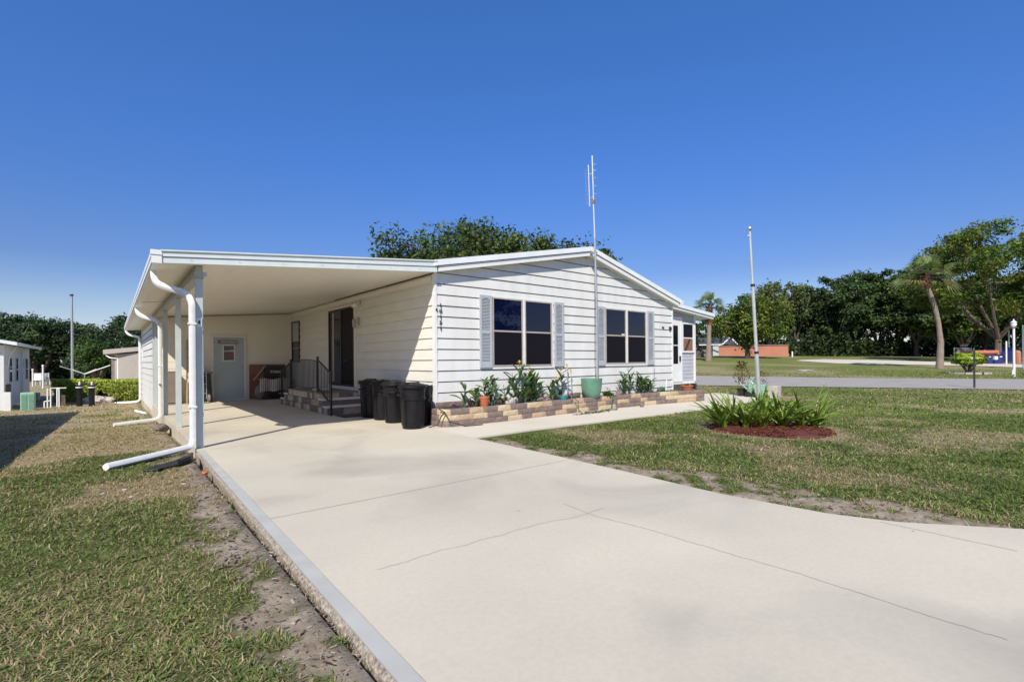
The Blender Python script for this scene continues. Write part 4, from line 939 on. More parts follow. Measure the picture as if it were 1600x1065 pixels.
def PX(u, v, Y=8.27):
    """planter position along the wall for a photo column"""
    k = (u-PCX)/FPX; d = Fv+Rv*k; return Y/d.y*d.x
lily(PX(722, 0, 8.15), 8.15, .58, 1, 'broad-leaved green plant at the left end of the block planter', 3, lf=4)
lily(PX(737, 0, 8.25), 8.25, .50, 2, 'thin plant with two raised leaves beside the left-end plant', 1, lf=3)
lily(PX(759, 0, 8.25), 8.25, .62, 3, 'narrow upright plant rising behind the small terracotta pot', 2)
lily(PX(770, 0, 8.3), 8.32, .72, 4, 'tall green plant with large pointed leaves right of the small terracotta pot', 3)
lily(PX(785, 0, 8.3), 8.22, .50, 5, 'slim dark plant left of the white ceramic ornament', 2, lf=4)
lily(PX(808, 0, 8.3), 8.33, .98, 6, 'tallest plant in the planter with an orange-yellow bloom on top', 2, 1, lf=9)
lily(PX(816, 0, 8.3), 8.20, .48, 16, 'low leafy plant with brown stems below the tallest bloom', 3, lf=5)
lily(PX(832, 0, 8.3), 8.28, .80, 7, 'bushy green plant with a yellow bloom under the right half of the left window', 4, 1, lf=8)
lily(PX(873, 0, 8.3), 8.27, .78, 8, 'plant with pale yellow blooms along its stem left of the turquoise pot', 2, 2, lf=8)
lily(PX(974, 0, 8.3), 8.26, .62, 9, 'dark-leaved plant with a round top right of the trailing begonia', 3, lf=7)
lily(PX(985, 0, 8.3), 8.33, .86, 10, 'tall plant with two flat raised leaves under the right window', 2, lf=4)
lily(PX(996, 0, 8.3), 8.22, .52, 11, 'bushy low plant in front of the right window', 4, lf=6)
lily(PX(1008, 0, 8.3), 8.26, .46, 12, 'last leafy plant of the row beside the thin upright stake', 3, lf=6)
for u_, yy_, h_, s_, lb_ in ((748, 8.36, .45, 61, 'short plant between the thin plant and the terracotta pot'), (824, 8.22, .58, 64, 'front-row plant between the two tallest flowering plants'), (842, 8.30, .56, 65, 'spreading plant just left of the round wire ornament'), (862, 8.36, .48, 66, 'low plant between the wire ornament and the pale-flowered plant'), (1000, 8.38, .60, 68, 'back-row plant under the right shutter side of the right window'), (1016, 8.33, .44, 69, 'small end plant just past the thin dark stake')):
    lily(PX(u_, 0, yy_), yy_, h_, s_, lb_, 2, lf=5)
def pot(x, y, z, r0, r1, h, m_, label, name='flower_pot', rim=True, grp=None):
    t = thing(name, label, 'pot', (x, y, z), 0, grp)
    pf = [(.001, 0), (r0, 0), (r0+(r1-r0)*.45, h*.35), (r1*.98, h*.8)]
    pf += [(r1, h*.8), (r1*1.06, h*.8), (r1*1.06, h), (r1*.92, h), (r1*.88, h*.86), (.001, h*.85)] if rim else [(r1, h*.93), (r1*1.04, h*.95), (r1*1.04, h), (r1*.93, h), (r1*.9, h*.88), (.001, h*.87)]
    MB().lathe(pf, (0, 0, 0), 28).build('pot_body', m_, t, smooth=True, local=True)
    MB().lathe([(.001, h*.90), (r1*.86, h*.88)], (0, 0, 0), 20).build('soil', 'soil', t, local=True); return t
pot(PX(758, 0, 8.10), 8.14, .305, .075, .105, .24, 'terra', 'small orange terracotta pot in the left part of the block planter')
# big glazed pot with the antenna mast
bx = PX(923, 0, 8.22)
gp = thing('glazed_pot', 'big mint green glazed pot below the antenna mast in the planter', 'pot', (bx, 8.20, .31))
MB().lathe([(.001, 0), (.15, 0), (.20, .05), (.235, .16), (.255, .30), (.262, .44), (.274, .485), (.272, .50), (.255, .50), (.24, .42), (.001, .40)], (0, 0, 0), 36).build('pot_body', 'greenpot', gp, smooth=True, local=True)
for k in (.20, .31, .40): pass
at_ = thing('antenna_mast', 'tall thin metal antenna mast rising from behind the green pot past the roof peak', 'antenna', (9.66, 8.22, .3))
MB().path([(9.66, 8.22, .25), (9.62, 8.2, 2.6), (9.56, 8.2, 4.4)], .030, 10).build('lower_mast', 'metal', at_, smooth=True)
MB().path([(9.562, 8.2, 4.38), (9.55, 8.205, 4.8), (9.515, 8.2, 5.35)], .021, 8).build('upper_mast', 'silver', at_, smooth=True)
b = MB(); b.path([(9.50, 8.18, 5.35), (9.46, 8.18, 6.47)], .019, 8)
for z in (5.5, 5.7, 5.9, 6.1, 6.25): b.path([(9.47, 8.18, z), (9.56, 8.14, z+.02)], .009, 6)
b.build('boom', 'silver', at_)
b = MB(); b.path([(9.40, 8.22, 5.18), (9.36, 8.22, 6.22)], .016, 8); b.path([(9.40, 8.22, 5.4), (9.50, 8.18, 5.42)], .012, 6); b.path([(9.37, 8.22, 6.0), (9.47, 8.18, 6.02)], .012, 6); b.build('side_boom', 'silver', at_)
b = MB()
for z in np.arange(5.25, 6.1, .105): b.path([(9.30-.03*(z-5.25), 8.24, z), (9.37-.03*(z-5.25), 8.22, z+.02)], .006, 5)
b.path([(9.30, 8.24, 5.2), (9.27, 8.24, 6.1)], .005, 5); b.build('reflector', 'metal', at_)
b = MB(); b.box(9.48, 8.17, 5.28, 9.58, 8.23, 5.38); b.path([(9.53, 8.2, 5.38), (9.63, 8.16, 5.40)], .008, 6); b.build('junction_box', 'dred', at_)
MB().box(9.55, 8.18, 4.02, 9.64, 8.42, 4.045).build('wall_bracket', 'metal', at_)
MB().path([(9.60, 8.24, 3.9), (9.66, 8.30, 2.4), (9.72, 8.36, 1.2), (9.70, 8.3, .6)], .007, 5).build('cable', 'dkhose', at_)
# begonia
bg2 = thing('begonia', 'low bright green begonia with pink blooms just right of the big green pot', 'plant', (PX(950, 0, 8.15), 8.16, .3)); r = random.Random(5); b = MB(); b.tint = []; X_ = bg2.location.x
for i in range(90): leaf(b, (X_+r.gauss(0, .06), 8.16+r.gauss(0, .04), .32+r.uniform(0, .05)), r.uniform(0, 6.28), r.uniform(.3, 1.4), r.uniform(.10, .2), .06, .9, tn(r, .9, 1.6), 3)
b.build('leaves', 'leaf', bg2); b = MB()
for i in range(8): b.blob((X_+r.gauss(.03, .05), 8.16+r.gauss(0, .04), .50+r.uniform(0, .06)), .014, i, 4, .2)
b.build('flower', 'pinkfl', bg2)
rk = MB().blob((PX(967, 0, 8.2), 8.2, .36), (.11, .08, .10), 3, 8, .35).build('brown_stone', 'brock', None, smooth=True); tag(rk, 'rough brown stone in the planter between the begonia and the leafy plants', 'stone')
sw = thing('white_ornament', 'white ceramic garden ornament low among the plants under the left window', 'ornament', (PX(797, 0, 8.17), 8.17, .3)); X_ = sw.location.x
MB().blob((X_, 8.17, .38), (.14, .09, .10), 8, 10, .15).blob((X_-.08, 8.14, .48), (.06, .05, .06), 2, 8, .1).build('body', 'rock', sw, smooth=True); MB().path([(X_+.06, 8.16, .42), (X_+.14, 8.15, .46), (X_+.17, 8.14, .40)], [.03, .025, .01], 8).build('tail', 'rock', sw, smooth=True)
tq = thing('watering_pot', 'small turquoise watering pot in the planter left of the big green pot', 'pot', (PX(880, 0, 8.13), 8.14, .305)); X_ = tq.location.x
MB().lathe([(.001, 0), (.06, 0), (.09, .06), (.085, .12), (.06, .14), (.05, .12), (.001, .10)], (X_, 8.14, .305), 20).build('body', 'turq', tq, smooth=True); MB().path([(X_-.07, 8.14, .37), (X_-.15, 8.14, .45)], [.02, .012], 8).build('spout', 'turq', tq); MB().path([(X_+.06, 8.14, .42), (X_+.10, 8.14, .36), (X_+.07, 8.14, .33)], .008, 6).build('handle', 'turq', tq)
tr = thing('metal_tricycle', 'little dark metal tricycle ornament right of the turquoise pot', 'ornament', (PX(889, 0, 8.15), 8.16, .3)); X_ = tr.location.x
for dx, rr_, y in ((-.03, .06, 8.13), (.09, .035, 8.17), (.09, .035, 8.23)):
    b = MB(); b.path([(X_+dx+rr_*math.cos(a), y, .305+rr_+rr_*math.sin(a)) for a in np.linspace(0, 6.283, 15)], .008, 5, cap=False); b.build('wheel', 'dark', tr)
MB().path([(X_-.03, 8.13, .36), (X_+.0, 8.15, .42), (X_+.09, 8.2, .34)], .008, 6).path([(X_-.04, 8.13, .37), (X_-.05, 8.13, .5), (X_-.01, 8.10, .52)], .007, 6).build('frame', 'dark', tr)
wr = thing('wire_ornament', 'round silver wire ornament behind dark stones under the shutter of the left window', 'ornament', (PX(848, 0, 8.33), 8.34, .3)); X_ = wr.location.x
b = MB()
for k in range(3): b.path([(X_+.12*math.cos(a)*(1-.2*k), 8.34+.01*k, .46+.16*math.sin(a)*(1-.15*k)) for a in np.linspace(0, 6.283, 20)], .008, 5, cap=False)
b.build('wire_ring', 'silver', wr); MB().blob((X_-.08, 8.3, .36), (.12, .08, .07), 9, 8, .4).blob((X_+.1, 8.28, .34), (.10, .07, .05), 10, 8, .4).build('base_stones', 'mauve', wr, smooth=True)
for u, yy, h, lb, nm in ((886, 8.38, .85, 'pair of pale flower stalks with orange tips near the tricycle', 'flower_stalk'), (892, 8.38, .70, 'shorter dried flower stalk beside the pale stalks', 'flower_stalk')):
    X_ = PX(u, 0, yy); t = thing(nm, lb, 'plant', (X_, yy, .3)); MB().path([(X_, yy, .28), (X_+.02, yy, .28+h*.5), (X_+.0, yy, .28+h)], .008, 6).build('stem', 'tanwall', t); b = MB()
    r = random.Random(u)
    for q in range(5): leaf(b, (X_, yy, .26+h*.93), 3.4+r.uniform(-.5, .5), r.uniform(-.4, .5), .15, .04, .6, (1, 1, 1), 3)
    b.build('flower', 'flower', t)
for u, h, z_ in ((1021, .72, .3), (1040, .38, .3)):
    X_ = PX(u, 0, 8.2); tag(MB().path([(X_, 8.2, .25), (X_+.04, 8.2, z_+h)], .007 if u < 1030 else .012, 6).build('garden_stake', 'dkhose' if u < 1030 else 'trim', None), 'thin dark stake standing in the right part of the planter' if u < 1030 else 'short white stake near the right end of the planter', 'stake')
X_ = PX(1073, 0, 8.0); tb_ = pot(X_, 8.0, .31, .13, .175, .17, 'terra', 'wide terracotta bowl at the right end of the block planter'); b = MB(); b.tint = []; r = random.Random(2)
for i in range(40): leaf(b, (X_+r.gauss(0, .06), 8.0+r.gauss(0, .05), .45), r.uniform(0, 6.28), r.uniform(.2, 1.2), .07, .03, .8, tn(r), 3)
b.build('seedlings', 'leaf', tb_)
hz = MB(); pts = [(PX(1036, 0)+.07*i, 8.15+.1*math.sin(i*1.5), .33+.02*(i % 2)) for i in range(14)]; hz.path(pts, .014, 6); hz.blob((PX(1034, 0), 8.3, .36), (.18, .1, .09), 7, 8, .3)
tag(hz.build('coiled_hose', 'hose', None, smooth=True), 'heap of dark green hose on the soil at the right end of the planter', 'hose')
tag(MB().box(PX(1083, 0, 8.2), 8.15, .31, PX(1083, 0, 8.2)+.12, 8.3, .50).build('small_dark_box', 'dark', None), 'small dark box right of the terracotta bowl', 'box')

# island bed
bed = MB(); r = random.Random(6); nn = 40
prof = [(0, .10), (.35, .095), (.7, .075), (.92, .045), (1.04, -.01)]
rad = [1+.06*math.sin(3*a+1)+.05*math.sin(5*a)+r.uniform(-.02, .02) for a in np.linspace(0, 2*math.pi, nn, endpoint=False)]
for (f0, z0), (f1, z1) in zip(prof, prof[1:]):
    for q in range(nn):
        q2 = (q+1) % nn; a, c = 2*math.pi*q/nn, 2*math.pi*q2/nn
        P = lambda f, z, an, k: (BX+f*rad[k]*math.cos(an), BY+f*rad[k]*math.sin(an), z+tz(BX, BY))
        if f0 == 0: bed.face([P(0, z0, 0, 0), P(f1, z1, a, q), P(f1, z1, c, q2)])
        else: bed.face([P(f0, z0, a, q), P(f1, z1, a, q), P(f1, z1, c, q2), P(f0, z0, c, q2)])
bo = bed.build('mulch_bed', 'mulch', None, smooth=True); struct(bo)
def scatter_chips(name, n, mt, fn, lmin, lmax, seed, tints):
    r = np.random.RandomState(seed); p = fn(r, n); n = len(p); a = r.uniform(0, 6.283, n); l = r.uniform(lmin, lmax, n); wd = l*r.uniform(.15, .35, n); tl = r.uniform(-.5, .5, n)
    d = np.stack([np.cos(a)*np.cos(tl), np.sin(a)*np.cos(tl), np.sin(tl)], -1)*l[:, None]/2; s_ = np.stack([-np.sin(a), np.cos(a), r.uniform(-.3, .3, n)], -1)*wd[:, None]/2
    co = np.stack([p-d-s_, p+d-s_, p+d+s_, p-d+s_], 1).reshape(-1, 3); q = np.arange(n*4).reshape(n, 4)
    tt = np.array(tints)[r.randint(0, len(tints), n)]*r.uniform(.7, 1.3, n)[:, None]; tt = np.concatenate([tt, np.ones((n, 1))], 1); tt = np.repeat(tt, 4, 0)
    o = raw_mesh(name, co, q, mt, tt); o['kind'] = 'stuff'; return o
def bedpts(r, n):
    a = r.uniform(0, 6.283, n); f = np.sqrt(r.uniform(0, 1.09, n)); x = BX+f*np.cos(a); y = BY+f*np.sin(a); z = np.where(f < 1, .10-.07*f**2, -.0)+tz(BX, BY)+.012; return np.stack([x, y, z], -1)
scatter_chips('mulch_chips', 11000, M['grass'], bedpts, .015, .05, 4, [(.22, .05, .03), (.13, .035, .022), (.30, .10, .06), (.07, .03, .02), (.20, .10, .06)])
scatter_chips('planter_mulch', 3500, M['grass'], lambda r, n: np.stack([r.uniform(5.05, 13.8, n), r.uniform(8.12, 8.5, n), np.full(n, .317)], -1), .02, .05, 5, [(.18, .045, .03), (.09, .03, .02), (.25, .08, .05)])
def strapclump(x, y, h, seed, label, n=15, az0=None):
    r = random.Random(seed); z = tz(BX, BY)+.07; t = thing('strap_leaf_plant', label, 'plant', (x, y, z), 0, 'strap-leaved plants in the island bed'); b = MB(); b.tint = []
    for i in range(n):
        az = (az0+r.uniform(-.8, .8)) if (az0 is not None and i < n*.5) else r.uniform(0, 6.283)
        L = h*r.uniform(.85, 1.6); leaf(b, (x+r.gauss(0, .025), y+r.gauss(0, .025), z-.02), az, r.uniform(.12, .8), L, r.uniform(.055, .10), r.uniform(.2, 1.3), tn(r, .6, 1.7), 8, 'strap', r.uniform(-.7, .7))
    b.build('leaves', 'strap', t)
    b = MB(); b.path([(x, y, z-.03), (x, y, z+.10)], [.03, .018], 8); b.build('stem', 'hedge', t); return t
W = [(8.55, 4.45, .46, 'strap-leaved plant at the left tip of the island bed', 3.0), (8.78, 4.62, .50, 'strap-leaved plant behind the left tip of the bed', 2.6), (8.70, 4.10, .46, 'strap-leaved plant second from the left along the front of the bed', 4.0),
     (8.95, 4.40, .55, 'tall strap-leaved plant in the left half of the bed', None), (8.93, 3.92, .48, 'strap-leaved plant in the front centre-left with loose pale base', 4.3), (9.15, 4.55, .50, 'strap-leaved plant at the back of the bed left of the flagpole', 1.6),
     (9.22, 4.12, .56, 'dense strap-leaved plant in the middle of the bed', None), (9.20, 3.66, .50, 'strap-leaved plant in the centre front over open mulch', 4.2), (9.50, 4.22, .54, 'strap-leaved plant just in front of the flagpole foot', None),
     (9.48, 3.82, .56, 'pale green strap-leaved plant right of the centre', None), (9.75, 4.02, .56, 'strap-leaved plant at the back right of the bed', .8), (9.62, 3.52, .54, 'strap-leaved plant in the right half with upright leaves', None), (9.80, 3.35, .60, 'strap-leaved plant at the right tip of the bed with one long arching blade', -.8)]
for i, (x, y, h, lb, az) in enumerate(W): strapclump(x+.08, y-.07, h*.98, 40+i, lb, 25, az)
fp = thing('flagpole', 'silver telescoping flagpole leaning left out of the island bed', 'flagpole', (9.72, 4.14, .05))
P0 = Vector((9.70, 4.18, .03)); P1 = Vector((9.43, 4.24, 3.83))
MB().path([P0, P0.lerp(P1, .36)], .037, 14).build('lower_tube', 'silver', fp, smooth=True); MB().path([P0.lerp(P1, .36), P0.lerp(P1, .70)], .030, 14).build('middle_tube', 'silver', fp, smooth=True); MB().path([P0.lerp(P1, .70), P0.lerp(P1, .97)], .024, 14).build('upper_tube', 'silver', fp, smooth=True)
for t in (.355, .695): MB().path([P0.lerp(P1, t), P0.lerp(P1, t+.012)], .041, 14).build('clamp_ring', 'dark', fp)
q = P0.lerp(P1, .985); MB().blob(tuple(q), .045, 1, 10, 0).build('ball_finial', 'metal', fp, smooth=True); MB().path([P0.lerp(P1, .945), P0.lerp(P1, .945)+Vector((-.07, 0, .01))], .012, 6).build('pulley', 'trim', fp)
# pots on the end of the walk
def bushy(x, y, z, h, r_, n, mt, seed, par, ls=.06, nm='leaves'):
    r = random.Random(seed); b = MB(); b.tint = []
    for i in range(n):
        f = r.random()**.7; a = r.uniform(0, 6.28); rr_ = r_*r.random()**.5*(.4+.6*math.sin(math.pi*min(1, f*.9+.1))); leaf(b, (x+rr_*math.cos(a), y+rr_*math.sin(a), z+h*f), r.uniform(0, 6.28), r.uniform(.3, 1.6), ls*r.uniform(.7, 1.4), ls*.45, .7, tn(r), 3)
    b.build(nm, mt, par)
kp = pot(16.60, 7.75, .005, .13, .16, .26, 'dark', 'black nursery pot with a rusty-leaved shrub at the end of the walk'); MB().path([(16.6, 7.75, .2), (16.62, 7.75, .6), (16.58, 7.75, 1.0)], .012, 6).build('stem', 'bark', kp); bushy(16.60, 7.75, .32, .85, .27, 230, 'purple', 3, kp, .10)
wcn = thing('watering_can', 'mint green watering can standing between the black pot and the square pot', 'watering can', (16.45, 7.36, .005)); X_, Y_ = 16.45, 7.36
MB().lathe([(.001, 0), (.12, 0), (.13, .02), (.115, .30), (.09, .36), (.07, .38), (.001, .37)], (X_, Y_, .16), 20).build('body', 'greenbox', wcn, smooth=True); MB().path([(X_-.02, Y_+.10, .22), (X_-.1, Y_+.28, .40), (X_-.12, Y_+.34, .46)], [.03, .02, .03], 8).build('spout', 'greenbox', wcn)
b = MB(); b.path([(X_, Y_-.10, .30), (X_+.02, Y_-.24, .45), (X_, Y_-.16, .58), (X_, Y_, .62), (X_, Y_+.08, .52)], .016, 6); b.build('handle', 'greenbox', wcn); tag(MB().box(16.3, 7.2, .006, 16.62, 7.52, .158).build('plastic_crate', 'dark', None), 'low black crate under the watering can', 'crate')
sqp = thing('square_pot', 'large mint green planter pot at the walk end behind the flagpole', 'pot', (16.30, 6.98, .005)); b = MB(); b.hexa([(16.16, 6.84, 0), (16.44, 6.84, 0), (16.44, 7.12, 0), (16.16, 7.12, 0), (16.12, 6.80, .44), (16.48, 6.80, .44), (16.48, 7.16, .44), (16.12, 7.16, .44)]); b.build('pot_body', 'greenbox', sqp, bevel=.02)
bushy(16.30, 6.98, .42, .42, .30, 120, 'purple', 9, sqp, .08)
cb = tag(MB().box(16.1, 6.42, .006, 16.42, 6.72, .40).build('concrete_block', 'rock', None, bevel=.015), 'weathered pale concrete block right of the square green pot', 'block')

# lawn litter by the slab
sb_ = MB(); r = random.Random(3)
z0 = tz(.6, 7.5); sb_.prism([(.28, 7.28), (.43, 7.22), (.70, 7.40), (.80, 7.58), (.86, 7.9), (.76, 7.98), (.62, 7.70), (.42, 7.5)], z0+.01, z0+.035, 'z'); sb_.prism([(.68, 7.40), (.80, 7.58), (.86, 7.9), (.82, 7.9), (.74, 7.60), (.64, 7.44)], z0+.035, z0+.085, 'z')
tag(sb_.build('splash_block', 'black', None, bevel=.008), 'black plastic splash block under the front downspout elbow', 'splash block')
tag(MB().blob((.80, 12.55, tz(.8, 12.5)+.05), (.13, .28, .09), 7, 8, .25).build('brown_stone', 'brock', None, smooth=True), 'flat brown stone against the carport slab by the second downspout', 'stone')
tag(MB().path([(.80, 18.1, tz(.8, 18)+.03), (.55, 18.5, tz(.55, 18)+.10)], .035, 8).build('pipe_scrap', 'pipe', None), 'short loose piece of white pipe on the dirt beside the storage room', 'pipe')
for i, (u, v) in enumerate(((160, 773), (205, 778), (287, 758), (195, 768))):
    p = gt(u, v); tag(MB().blob((p.x, p.y, p.z+.012), (.022, .016, .008), i+20, 6, .3).build('pale_pebble', 'rock', None, smooth=True), 'small pale pebble lying in the dry grass left of the driveway', 'pebble', 'pale pebbles in the left lawn')
p = gt(345, 760); tag(MB().blob((.84, 6.7, tz(.84, 6.7)+.02), (.035, .04, .025), 31, 7, .4).build('orange_shell', 'terra', None, smooth=True), 'small broken orange stone at the slab edge', 'stone')
lf_ = MB(); r = random.Random(17)
for i in range(46):
    a = r.uniform(0, 6.28); x = .62+r.gauss(0, .07); y = 3.55+r.gauss(0, .10); l = r.uniform(.015, .04); lf_.face([(x, y, tz(x, y)+.014), (x+l*math.cos(a), y+l*math.sin(a), tz(x, y)+.02+r.uniform(0, .02)), (x+l*math.cos(a+.5), y+l*math.sin(a+.5), tz(x, y)+.02), (x+l*.4*math.cos(a+1), y+l*.4*math.sin(a+1), tz(x, y)+.012)])
tag(lf_.build('dead_leaves', 'brock', None), kind='stuff')
# ------------------------------------------------------------------ left neighbours
g0 = -.42
nh = thing('neighbour_house', 'white sided neighbouring home cut off by the left edge, with a low white roof', 'house', (-3.05, 25.5, g0))
npl = Plane(-3.05, 25.4, 0, 1, 1, 0)
b = MB(); siding(b, npl, [(0, 2.0), (7.4, 2.0)], g0, ex=.16, lip=.012); b.build('side_wall', 'white', nh)
b = MB(); b.box(-9, 25.42, g0-.1, -3.07, 32.8, 1.98); b.prism([(-9, 1.98), (-3.07, 1.98), (-6.1, 2.60)], 25.42, 32.8); b.build('wall_core', 'white', nh)
b = MB(); npl.box(b, -.02, .16, -.1, .03, g0, 1.96); b.box(-3.6, 25.35, g0, -3.16, 25.379, 1.96); b.build('corner_board', 'trim', nh)
b = MB(); b.prism([(-2.64, 1.95), (-6.1, 2.68), (-9.4, 1.95), (-9.4, 2.07), (-6.1, 2.80), (-2.64, 2.07)], 25.0, 33.2); rr_ = b.build('roof', 'roof', nh)
for i, s in enumerate((1.35, 3.0, 4.7, 6.0)):
    b = MB(); npl.box(b, s, s+.55, .0, .03, .55 if i != 2 else -.2, 1.55); wn_ = b.build('window' if i != 2 else 'door', 'shutter', nh)
    b = MB(); npl.box(b, s+.06, s+.49, .031, .036, .60 if i != 2 else .8, 1.02); npl.box(b, s+.06, s+.49, .031, .036, 1.07, 1.50); b.build('pane', 'glass', wn_)
MB().path([(-2.8, 26.3, 1.92), (-2.95, 26.0, 1.6), (-2.98, 25.9, 1.2)], .03, 6).build('downspout', 'pipe', nh); b = MB(); b.path([(-2.98, 29.8, 1.8), (-2.98, 29.8, -.3)], .035, 6); b.build('downspout', 'pipe', nh)
b = MB(); npl.box(b, 5.0, 5.9, 0, .5, g0, -.05); b.build('step_block', 'conc', nh)
# second neighbour's carport just outside the left edge: its roof throws the shade on the lawn
nc = thing('neighbour_carport', 'neighbouring carport roof past the left edge whose shade falls on the lawn', 'carport', (-5, 13, -.2))
MB().box(-7.2, 6.35, 2.28, -3.12, 19.9, 2.42).build('roof', 'roof', nc)
for y in (6.6, 11, 15.5, 19.7): MB().box(-3.3, y, -.4, -3.2, y+.1, 2.28).build('post', 'post', nc)
MB().box(-7.1, 6.5, -.4, -6.9, 15.8, 2.28).build('wall', 'white', nc)
# utilities
def T(u, v): return gt(u, v)
p = T(44, 641); ub = thing('utility_pedestal', 'squat mint green ribbed utility pedestal on the edge of the shaded lawn', 'utility box', tuple(p)); b = MB(); b.box(p.x-.19, p.y-.14, p.z-.02, p.x+.19, p.y+.14, p.z+.66); ubb = b.build('cabinet', 'greenbox', ub, bevel=.03)
b = MB()
for k in range(13):
    z = p.z+.06+.042*k; b.box(p.x-.17, p.y-.160, z, p.x-.02, p.y-.142, z+.02); b.box(p.x+.02, p.y-.160, z, p.x+.17, p.y-.142, z+.02)
b.build('louvre', 'greenbox', ubb)
p = T(12, 642); wp = thing('meter_post', 'white boxed post with a small black meter on top at the far left', 'post', tuple(p)); MB().box(p.x-.09, p.y-.09, p.z, p.x+.09, p.y+.09, p.z+.68).build('post_body', 'trim', wp, bevel=.01); MB().box(p.x-.05, p.y-.06, p.z+.685, p.x+.09, p.y+.06, p.z+.98).build('meter', 'dark', wp, bevel=.02)
tag(MB().blob(tuple(T(24, 634)+Vector((0, 0, .06))), (.25, .2, .08), 3, 8, .2).build('white_stone', 'trim', None, smooth=True), 'low white rounded stone behind the meter post', 'stone')
p = T(76, 637); vp = thing('pipe_rack', 'small stand of white plastic pipes beside the mint pedestal', 'pipes', tuple(p)); b = MB()
for dx, h in ((-.12, .25), (-.03, .75), (.06, .75), (.24, .72), (.30, .72)): b.path([(p.x+dx, p.y, p.z), (p.x+dx*(1 if h > .3 else 1), p.y, p.z+h)], .022, 8)
b.path([(p.x-.12, p.y, p.z+.25), (p.x+.06, p.y, p.z+.27)], .022, 8); b.path([(p.x+.06, p.y, p.z+.75), (p.x+.5, p.y+.05, p.z+.74)], .022, 8); b.path([(p.x+.24, p.y, p.z+.72), (p.x+.30, p.y, p.z+.72)], .022, 8); b.build('pipes', 'pipe', vp)
p = T(99, 634); tag(MB().box(p.x-.06, p.y-.06, p.z, p.x+.06, p.y+.06, p.z+.45).build('wooden_stump_post', 'bark', None), 'short dark wooden post between the white pipes and the black bollards', 'post')
for u, lb in ((124.5, 'black bollard with a white band, nearer the wooden post'), (143.5, 'black bollard with a white band, nearer the pale rubble')):
    p = T(u, 634.5); bl = thing('black_bollard', lb, 'bollard', tuple(p), 0, 'black bollards in front of the hedge'); MB().lathe([(.001, 0), (.095, 0), (.095, .66), (.115, .67), (.115, .80), (.08, .84), (.001, .84)], (0, 0, 0), 18).build('bollard_body', 'black', bl, smooth=True, local=True)
    MB().lathe([(.117, .73), (.119, .73), (.119, .77), (.117, .77)], (0, 0, 0), 18).build('white_band', 'trim', bl, local=True); MB().path([(0, 0, .84), (0, 0, .98)], .03, 8).build('cap_light', 'trim', bl, local=True)
r = random.Random(3)
for i in range(9):
    u, v = (158+r.uniform(-14, 24), 628+r.uniform(-3, 2)); p = T(u, v); s = r.uniform(.12, .3); tag(MB().blob((p.x, p.y, p.z+s*.3), (s*1.4, s, s*.75), i, 7, .35).build('pale_rock', 'rock', None), 'pale broken rock in the rubble gap at the foot of the hedge', 'rock', 'pale rubble under the hedge')
def leafcloud(name, pts, nrm, size, tints, mt, seed, parent=None, asp=.55, up=.35):
    r = np.random.RandomState(seed); n = len(pts); v = r.normal(0, 1, (n, 3))*.75+nrm; v[:, 2] += up; v /= np.linalg.norm(v, axis=1)[:, None]
    a = np.cross(v, r.normal(0, 1, (n, 3))); a /= np.linalg.norm(a, axis=1)[:, None]; c = np.cross(v, a); l = size*r.uniform(.6, 1.35, n)
    a = a*l[:, None]/2; c = c*(l*asp)[:, None]/2
    co = np.stack([pts-a, pts-c*1.0, pts+a, pts+c], 1).reshape(-1, 3); tt = np.repeat(np.concatenate([tints, np.ones((n, 1))], 1), 4, 0)
    return raw_mesh(name, co, np.arange(n*4).reshape(n, 4), mt, tt, parent)
# hedge
hA, hB = T(80, 628), T(224, 630); hd = thing('clipped_hedge', 'clipped yellow-green hedge running in front of the tan shed', 'hedge', tuple((hA+hB)/2)); r_ = np.random.RandomState(4); n = 15000
d = (hB-hA); L = d.length; dn = d/L; nm = Vector((-dn.y, dn.x, 0)); hh = .98
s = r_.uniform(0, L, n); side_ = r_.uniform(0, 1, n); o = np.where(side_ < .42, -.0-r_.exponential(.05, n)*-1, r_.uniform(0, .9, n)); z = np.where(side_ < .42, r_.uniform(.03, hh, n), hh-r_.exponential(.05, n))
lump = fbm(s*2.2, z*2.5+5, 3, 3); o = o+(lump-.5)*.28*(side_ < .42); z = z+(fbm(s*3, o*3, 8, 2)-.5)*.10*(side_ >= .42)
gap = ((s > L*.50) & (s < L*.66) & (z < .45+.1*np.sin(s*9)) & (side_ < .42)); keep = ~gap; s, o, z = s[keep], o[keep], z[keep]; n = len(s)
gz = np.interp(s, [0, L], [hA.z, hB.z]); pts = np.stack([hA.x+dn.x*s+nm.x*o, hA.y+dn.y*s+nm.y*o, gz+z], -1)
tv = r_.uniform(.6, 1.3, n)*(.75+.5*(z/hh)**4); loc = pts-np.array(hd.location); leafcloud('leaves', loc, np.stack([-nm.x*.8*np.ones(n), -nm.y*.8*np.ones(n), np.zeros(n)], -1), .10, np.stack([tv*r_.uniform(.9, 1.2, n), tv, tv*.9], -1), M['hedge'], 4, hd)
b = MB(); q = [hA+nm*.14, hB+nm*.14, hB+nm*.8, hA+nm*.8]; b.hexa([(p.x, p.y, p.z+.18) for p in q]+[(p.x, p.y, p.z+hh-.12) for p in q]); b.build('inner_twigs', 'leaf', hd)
b = MB()
for i in range(22): p = hA.lerp(hB, (i+.5)/22)+nm*r.uniform(.2, .5); b.path([p, p+Vector((r.uniform(-.1, .1), 0, .4))], .02, 5)
b.build('stem', 'bark', hd)
